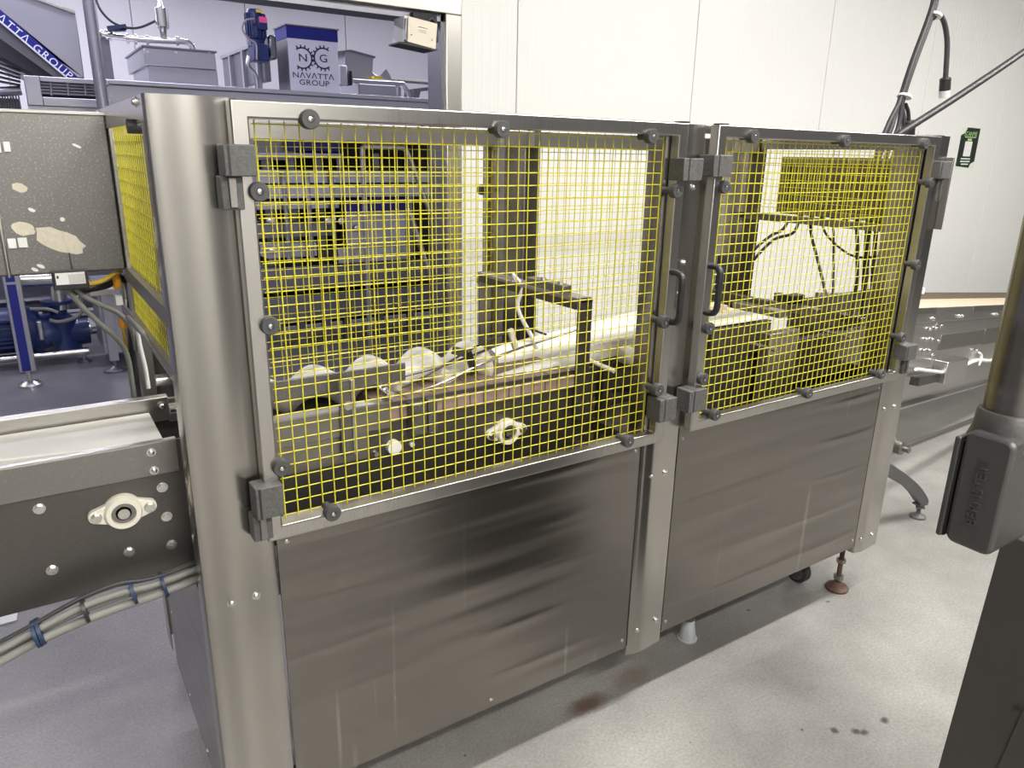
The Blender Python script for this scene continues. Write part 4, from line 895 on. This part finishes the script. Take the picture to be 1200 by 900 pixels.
for u in (330, 358, 386): a = at(u, 200, 4.66); MB().cyl((a.x, 4.62, .75), (a.x, 4.62, a.z), .018, n=8).build('riser_pipe', 'steel_far', PM)
for (u, v) in ((385, 259), (400, 259), (318, 259), (320, 294), (420, 268)): q = at(u, v, 4.6); MB().lathe((q.x, 4.62, q.z), (0, -1, 0), [(0, .03), (.03, .03), (.035, .015)], 10).build('fitting', 'steel_bolt', PM)
# handrails of the platform
HR = thing('stair_handrail', 'bright steel tube handrail bending down beside the platform', 'handrail', at(480, 300, 4.3))
MB().tube([at(424, 172, 4.4), at(468, 173, 4.4), at(474, 175, 4.4), at(479, 182, 4.4), at(508, 260, 4.4), at(560, 400, 4.4)], .020, 10, 5).build('rail_tube', 'steel_frame', HR)
MB().tube([at(478, 248, 4.3), at(482, 255, 4.3), at(508, 335, 4.3), at(535, 415, 4.3)], .024, 10, 4).build('rail_tube', 'steel_frame', HR)
MB().cyl(at(424, 172, 4.4), (at(424, 172, 4.4).x, 4.4, 0), .018, n=10).build('rail_post', 'steel_frame', HR)
H2 = thing('upper_handrail', 'grey steel tube guard rail on top of the platform machine', 'handrail', at(450, 118, 4.7))
MB().tube([at(414, 95, 4.6), at(440, 97, 4.6), at(468, 98.5, 4.6), at(474, 101, 4.6), at(484, 125, 4.6), at(502, 160, 4.6), at(530, 215, 4.6)], .019, 10, 5).build('rail_tube', 'steel_far', H2)
for (u, v) in ((419, 96), (466, 99)): a = at(u, v, 4.6); MB().cyl(a, (a.x, a.y, bz1 - .01), .015, n=8).build('rail_post', 'steel_far', H2)
MB().cyl(at(455, 93, 5.6), at(505, 97, 5.6), .02, n=8).build('rail_tube', 'steel_frame', H2)
# pole
PO = MB().cyl((at(112, 60, 3.9).x, 3.9, 0), (at(112, 60, 3.9).x, 3.9, 3.9), .034, n=18).build('steel_pole', 'steel_far')
tag(PO, 'tall round steel pole rising through the next room near the hopper', 'pole')
# valve pipe
VP = thing('valve_pipe', 'horizontal steel pipe with black lever valve and small cylinder', 'pipe', at(170, 60, 4.9))
MB().tube([at(116, 38, 4.9), at(124, 41, 4.9), at(150, 45, 4.9), at(190, 48, 4.9), at(215, 49, 4.9), at(224, 53, 4.9), at(226, 58, 4.9)], .021, 12, 5).build('pipe_run', 'steel_bolt', VP)
for u, v in ((123, 41), (129, 42), (148, 45), (157, 46), (171, 47), (206, 48)): 
    a = at(u, v, 4.9); b_ = at(u + 3, v + .4, 4.9); MB().cyl(a, b_, .034, n=14).build('clamp_ring', 'steel_bolt', VP)
MB().beam(at(126, 34, 4.86), at(148, 31.5, 4.86), .03, .035).build('valve_lever', 'ink_dark', VP)
MB().beam(at(134, 35.5, 4.86), at(147, 35, 4.86), .03, .018).build('valve_lever', 'ink_dark', VP)
a = at(192, 44, 4.9); MB().lathe(a, (0, 0, 1), [(0, .02), (.05, .025), (.07, .045), (.19, .045), (.20, .02), (.26, .01)], 14).build('air_cylinder', 'steel_bolt', VP)
MB().tube([at(110, -8, 4.9), at(118, 12, 4.9), at(135, 28, 4.9), at(160, 33, 4.9), at(186, 23, 4.9)], .008, 6, 5).build('air_line', 'cable_dark', VP)
a = at(122, 44, 4.92); box(a.x - .03, a.x + .03, 4.92, 4.96, bz1, a.z).build('pipe_support', 'steel_far_dark', VP)
# steel box on the deck
SB = thing('steel_box', 'low grey steel box with bolted flange standing on the platform', 'box', at(210, 100, 4.7))
a = at(168, 55, 4.7); c = at(254, 82, 4.7); e = at(254, 100, 4.7)
box(a.x, c.x, 4.70, 5.6, c.z, a.z).build('box_upper', 'steel_far', SB, bevel=.004)
box(a.x + .02, c.x + .01, 4.73, 5.5, bz1, c.z).build('box_lower', 'steel_far', SB, bevel=.004)
box(a.x - .01, c.x + .01, 4.69, 5.6, a.z, a.z + .012).build('box_flange', 'steel_far_dark', SB)
for u in (173, 206, 245): q = at(u, 61, 4.7); inst(HEX, 'bolt', SB, (q.x, 4.70, q.z))
# trough conveyor
TC = thing('trough_conveyor', 'dark grey steel trough running back behind the blue motor', 'conveyor', at(290, 100, 5.2))
a = at(308, 51, 5.2); c = at(308, 95, 5.2)
xt = at(322, 28, 5.1).x - .03
box(a.x, xt, 5.2, 6.6, c.z, a.z).build('trough_body', 'steel_far_dark', TC, bevel=.005)
box(a.x - .02, xt + .01, 5.2, 6.6, a.z, a.z + .03).build('trough_rim', 'steel_far', TC, bevel=.003)
for y in (5.3, 5.75, 6.2): box(a.x - .03, a.x, y, y + .05, bz1, a.z).build('trough_leg', 'steel_far', TC)
MB().beam((a.x - .02, 5.3, c.z - .15), (a.x - .02, 6.2, c.z), .03, .04).build('trough_brace', 'steel_far', TC)
# gear motor
GM = thing('gear_motor', 'dark blue upright gear motor with pink label', 'motor', at(305, 72, 5.0))
a = at(304, 10, 5.0); c = at(304, 47, 5.0); e = at(305, 70, 5.0)
MB().lathe((c.x, 5.08, c.z), (0, 0, 1), [(0, .055), (.02, .072), (a.z - c.z - .03, .072), (a.z - c.z, .055)], 20).build('motor_body', 'blue_motor', GM)
for k in range(10):
    th = math.pi * (k / 9) - math.pi; MB().beam((c.x + .07 * math.cos(th), 5.08 + .07 * math.sin(th), c.z + .03), (c.x + .07 * math.cos(th), 5.08 + .07 * math.sin(th), a.z - .03), .012, .02, (math.cos(th), math.sin(th), 0)).build('cooling_fin', 'blue_motor', GM)
pxbox(302, 20, 314, 35, 4.98, 5.03).build('terminal_box', 'blue_motor', GM, bevel=.004)
pxbox(303.5, 19, 313, 27, 4.977, 4.98).build('pink_label', 'pink_label', GM); pxbox(300, 11, 308, 15, 4.995, 5.0).build('yellow_label', 'label_yellow', GM)
pxbox(297, 50, 316, 72, 4.98, 5.16).build('gearbox', 'blue_motor', GM, bevel=.01)
MB().cyl((at(310, 46, 5.0).x - .05, 5.08, c.z - .05), (c.x, 5.08, c.z + .01), .06, n=16).build('adapter', 'blue_motor', GM)
MB().tube([at(298, 22, 4.97), at(288, 24, 4.97), at(284, 34, 4.97), at(291, 45, 4.97), at(300, 52, 4.97), at(301, 70, 4.97)], .008, 6, 5).build('motor_cable', 'cable_grey', GM)
MB().tube([at(292, 66, 5.0), at(291, 78, 5.0), at(300, 90, 5.0), at(302, 120, 5.0)], .018, 8, 5).build('support_pipe', 'steel_far', GM)
pxbox(314, 40, 326, 70, 5.05, 5.2).build('shaft_flange', 'steel_far_dark', GM, bevel=.02)
# white column with the gear logo
NG = thing('logo_column', 'white machine column with blue top band and gear logo', 'machine column', at(365, 118, 5.1))
a = at(335, 28, 5.1); c = at(397, 60, 5.1); b1 = at(336, 44, 5.1); x1 = at(396, 70, 5.1).x; x0 = a.x
box(x0, x1, 5.10, 5.40, bz1, a.z).build('column_body', 'steel_far_dark', NG, bevel=.003)
box(x0 + .004, x1, 5.094, 5.10, bz1, b1.z).build('white_face', 'panel_white', NG)
box(x0 - .004, x1 + .004, 5.09, 5.41, b1.z, a.z - .01).build('blue_band', 'blue_paint', NG)
box(x0 - .014, x1 + .014, 5.08, 5.42, a.z - .01, a.z).build('top_rim', 'steel_far_dark', NG)
def gear(u, v, a0, a1):
    q = at(u, v, 5.092); R_ = .083; mb = MB(); n = 28; yf_ = 5.0915; yb_ = 5.0945
    pts = []
    for k in range(n + 1): th = math.radians(a0 + (a1 - a0) * k / n); pts.append((q.x + R_ * math.cos(th), q.z + R_ * math.sin(th)))
    for k in range(n + 1): th = math.radians(a1 + (a0 - a1) * k / n); pts.append((q.x + (R_ - .011) * math.cos(th), q.z + (R_ - .011) * math.sin(th)))
    for k in range(n):
        o_ = [pts[k], pts[k + 1], pts[2 * n - k], pts[2 * n + 1 - k]]
        mb.prism(o_, 'y', yf_, yb_)
    for k in range(12):
        th = math.radians(a0 + (a1 - a0) * (k + .5) / 12); dx, dz = math.cos(th), math.sin(th)
        mb.prism([(q.x + dx * (R_ - .004) - dz * .0055, q.z + dz * (R_ - .004) + dx * .0055), (q.x + dx * (R_ + .017) - dz * .0045, q.z + dz * (R_ + .017) + dx * .0045), (q.x + dx * (R_ + .017) + dz * .0045, q.z + dz * (R_ + .017) - dx * .0045), (q.x + dx * (R_ - .004) + dz * .0055, q.z + dz * (R_ - .004) - dx * .0055)], 'y', yf_, yb_)
    o = mb.build('gear_emblem', 'ink_dark', NG, stuff=True); return o
gear(354.5, 68, -128, 128); gear(379, 68.5, 52, 308)
for ch, u, v, sz in (('N', 355, 68, .10), ('G', 379, 69, .10), ('NAVATTA'.replace('A', '\u039b'), 367.5, 89.5, .072), ('GROUP', 368.5, 97.5, .072)):
    inst(text_mesh(ch, sz * .84, 'ink_dark', .0006, 1.05), 'logo_lettering', NG, at(u, v, 5.0915), RFRONT).scale = (1.22, 1, 1)
# equipment right of the column
EQ = thing('small_hopper', 'small grey feed hopper and white drive box behind the guard rail', 'hopper', at(425, 110, 5.5))
far_prism([(404, 60), (411, 59), (438, 66.5), (437, 85), (443, 90), (404, 88)], 5.6, 6.2).build('hopper_body', 'steel_far', EQ, bevel=.005)
far_prism([(396, 60), (411, 58), (440, 66), (440, 68), (411, 60.5), (396, 62)], 5.57, 6.2).build('hopper_lid', 'steel_far_dark', EQ)
pxbox(399, 76, 408, 100, 5.3, 5.5).build('drive_box', 'panel_white', EQ, bevel=.01)
pxbox(409, 83, 413, 100, 5.3, 5.4).build('drive_flange', 'black_plastic', EQ)
pxbox(412, 87, 440, 94, 5.5, 6.0).build('feed_tray', 'steel_far', EQ)
far_prism([(443, 92), (453, 81), (460, 94)], 5.5, 5.52).build('chute_plate', 'steel_far', EQ)
pxbox(438.5, 89, 449, 92.5, 5.4, 5.46).build('yellow_stop', 'label_yellow', EQ)
box(at(418, 100, 5.4).x, at(470, 100, 5.4).x, 5.4, 5.8, bz1, at(418, 98, 5.4).z).build('hopper_base', 'steel_far', EQ)
far_prism([(485, 104), (512, 101), (512, 105), (493, 107), (491, 115), (484, 115)], 5.3, 5.5).build('side_bracket', 'steel_far_dark', EQ)
# ------------------------------------------------------------------ floor-level equipment of the next room
LE = thing('blue_support_column', 'steel column with dark blue face and round foot below the guard sheet', 'column', at_z(37, 455))
yL = 4.57; a = at(2, 260, yL); q0 = at(23, 437, yL); q1 = at(43.5, 437, yL)
box(q0.x, q1.x, yL, yL + .10, q0.z, a.z + .9).build('column_tube', 'steel_far', LE, bevel=.004)
cuts = [at(20, v, yL).z for v in (436, 333, 330, 319, 316, 304, 301, 287, 284, 270, 267, 150)]
for k in range(0, len(cuts) - 1, 2):
    box(q0.x + .018, q1.x - .030, yL - .006, yL, cuts[k], cuts[k + 1]).build('blue_face', 'blue_paint', LE)
pz = at_z(37, 455); MB().lathe(((q0.x + q1.x) / 2, yL + .05, 0), (0, 0, 1), [(0, .075), (.02, .075), (.04, .05), (.05, .018), (q0.z, .018)], 20).build('foot', 'steel_bolt', LE)
PU = thing('blue_pump', 'dark blue pump with motor mounted on a steel rail frame', 'pump', at_z(75, 440))
yP = 5.15
def pb(n, u0, v0, u1, v1, d_, mt_, bv=.02, y=None): return pxbox(u0, v0, u1, v1, y or yP, (y or yP) + d_).build(n, mt_, PU, bevel=bv)
MB().lathe(at(-30, 391, yP + .12), (1, 0, 0), [(0, .14), (.1, .17), (.36, .17), (.42, .13)], 20).build('motor_body', 'blue_motor', PU)
for k in range(7): 
    z = at(5, 376 + k * 5, yP).z; box(at(-10, 380, yP).x, at(12, 380, yP).x, yP - .05, yP, z - .008, z + .008).build('motor_fin', 'blue_motor', PU)
MB().lathe(at(35, 394, yP + .12), (1, 0, 0), [(0, .13), (.06, .16), (.16, .16), (.22, .11), (.40, .10)], 20).build('coupling', 'blue_motor', PU)
pb('terminal_box', 42, 377, 53, 399, .06, 'steel_far', .01, yP - .05)
MB().lathe(at(76, 412, yP + .12), (0, 0, 1), [(0, .13), (.1, .12), (.26, .12), (.30, .06), (.38, .06), (.385, .11), (.41, .11)], 20).build('pump_body', 'blue_motor', PU)
MB().cyl(at(71, 362, yP + .12), at(67, 328, yP + .12), .06, .05, n=16).build('riser_pipe', 'steel_bolt', PU)
MB().cyl(at(15, 328, yP + .12), at(64, 326, yP + .12), .065, n=16).build('suction_pipe', 'steel_bolt', PU)
MB().cyl(at(88, 386, yP + .12), at(106, 382, yP + .12), .05, n=16).build('outlet_pipe', 'steel_bolt', PU)
MB().lathe(at(87, 386, yP + .12), (1, 0, 0), [(0, .09), (.03, .09)], 18).build('outlet_flange', 'steel_far', PU)
MB().cyl(at(-40, 425, yP), at(104, 411, yP), .028, n=10).build('rail_tube', 'steel_bolt', PU)
MB().tube([at(35, 362, yP), at(55, 362, yP), at(68, 366, yP)], .012, 6, 4).build('hose', 'cable_grey', PU)
MB().tube([at(58, 375, yP - .03), at(70, 377, yP - .03), at(88, 372, yP - .03), at(97, 362, yP - .03), at(94, 345, yP - .03)], .014, 7, 4).build('hose', 'hose_grey', PU)
MB().tube([at(48, 404, yP - .05), at(54, 410, yP - .05), at(64, 406, yP - .05), at(62, 400, yP - .05)], .010, 6, 4).build('hose', 'cable_black', PU)
for (u, v) in ((98, 413), (-20, 424)):
    q = at(u, v, yP); MB().cyl((q.x, yP, 0), (q.x, yP, q.z), .016, n=8).build('frame_leg', 'steel_far', PU)
    MB().lathe((q.x, yP, 0), (0, 0, 1), [(0, .05), (.015, .05), (.03, .02)], 14).build('foot', 'steel_far_dark', PU)
SC = thing('steel_cabinet', 'pale steel cabinet on a round foot behind the pump', 'cabinet', at_z(122, 438))
yS = 4.75
a = at(113, 345, yS); c = at(160, 413, yS)
box(a.x, a.x + 1.0, yS + .05, yS + .6, c.z, a.z + .05).build('cabinet_body', 'steel_far', SC, bevel=.005)
q = at(106, 345, yS); q2 = at(116, 345, yS); zb_ = at(120, 424, yS).z
box(q.x + .06, q2.x + .07, yS - .02, yS + .05, zb_, q.z + .03).build('cabinet_leg', 'steel_far', SC, bevel=.003)
xm = (q.x + q2.x) / 2 + .065
MB().lathe((xm, yS + .015, 0), (0, 0, 1), [(0, .085), (.012, .085), (.03, .03), (.04, .016), (zb_, .016)], 18).build('foot', 'steel_far_dark', SC)
pxbox(105, 341, 135, 345, yS - .05, yS + .5).build('cabinet_rim', 'steel_frame', SC)
box(at(-60, 330, 5.7).x, at(170, 330, 5.7).x, 5.7, 6.3, .3, 1.6).build('backdrop', 'steel_far_dark', SC) if False else None
BK = thing('process_skid', 'dark grey process skid standing behind the pump', 'machine', at_z(60, 425))
box(at(-60, 330, 5.8).x, at(165, 330, 5.8).x, 5.8, 6.4, .30, 1.55).build('skid_body', 'steel_far_dark', BK, bevel=.01)
for v in (350, 372, 392): q = at(60, v, 5.75); MB().cyl((q.x - 1.2, 5.75, q.z), (q.x + .9, 5.75, q.z), .03, n=8).build('skid_pipe', 'steel_far_dark', BK)
for u in (-20, 60, 140): q = at(u, 400, 5.9); box(q.x - .03, q.x + .03, 5.85, 5.91, 0, .3).build('skid_leg', 'steel_far_dark', BK)
# small machine at the far left, in the gap beside the hopper
LM = thing('wire_rack', 'grey steel rack of rods below the sloping hopper', 'rack', at(10, 130, 4.9))
for k in range(5): MB().cyl(at(-30, 62 + k * 7, 4.95), at(24, 84 + k * 4, 4.9), .008, n=6).build('rack_rod', 'steel_far_dark', LM)
MB().cyl(at(-30, 109, 4.85), at(25, 106, 4.85), .03, n=10).build('rack_bar', 'steel_far', LM)
for k in range(9): q = at(-4 + k * 3.2, 112, 4.87); MB().cyl(q, (q.x, q.y, q.z - .25), .005, n=6).build('rack_tine', 'steel_far_dark', LM)
pxbox(-40, 113, 26, 134, 4.95, 5.2).build('rack_body', 'steel_far_dark', LM)
for u in (-90, -24): q = at(u, 134, 5.0); box(q.x - .03, q.x + .03, 5.0, 5.06, 0, q.z).build('rack_leg', 'steel_far_dark', LM)
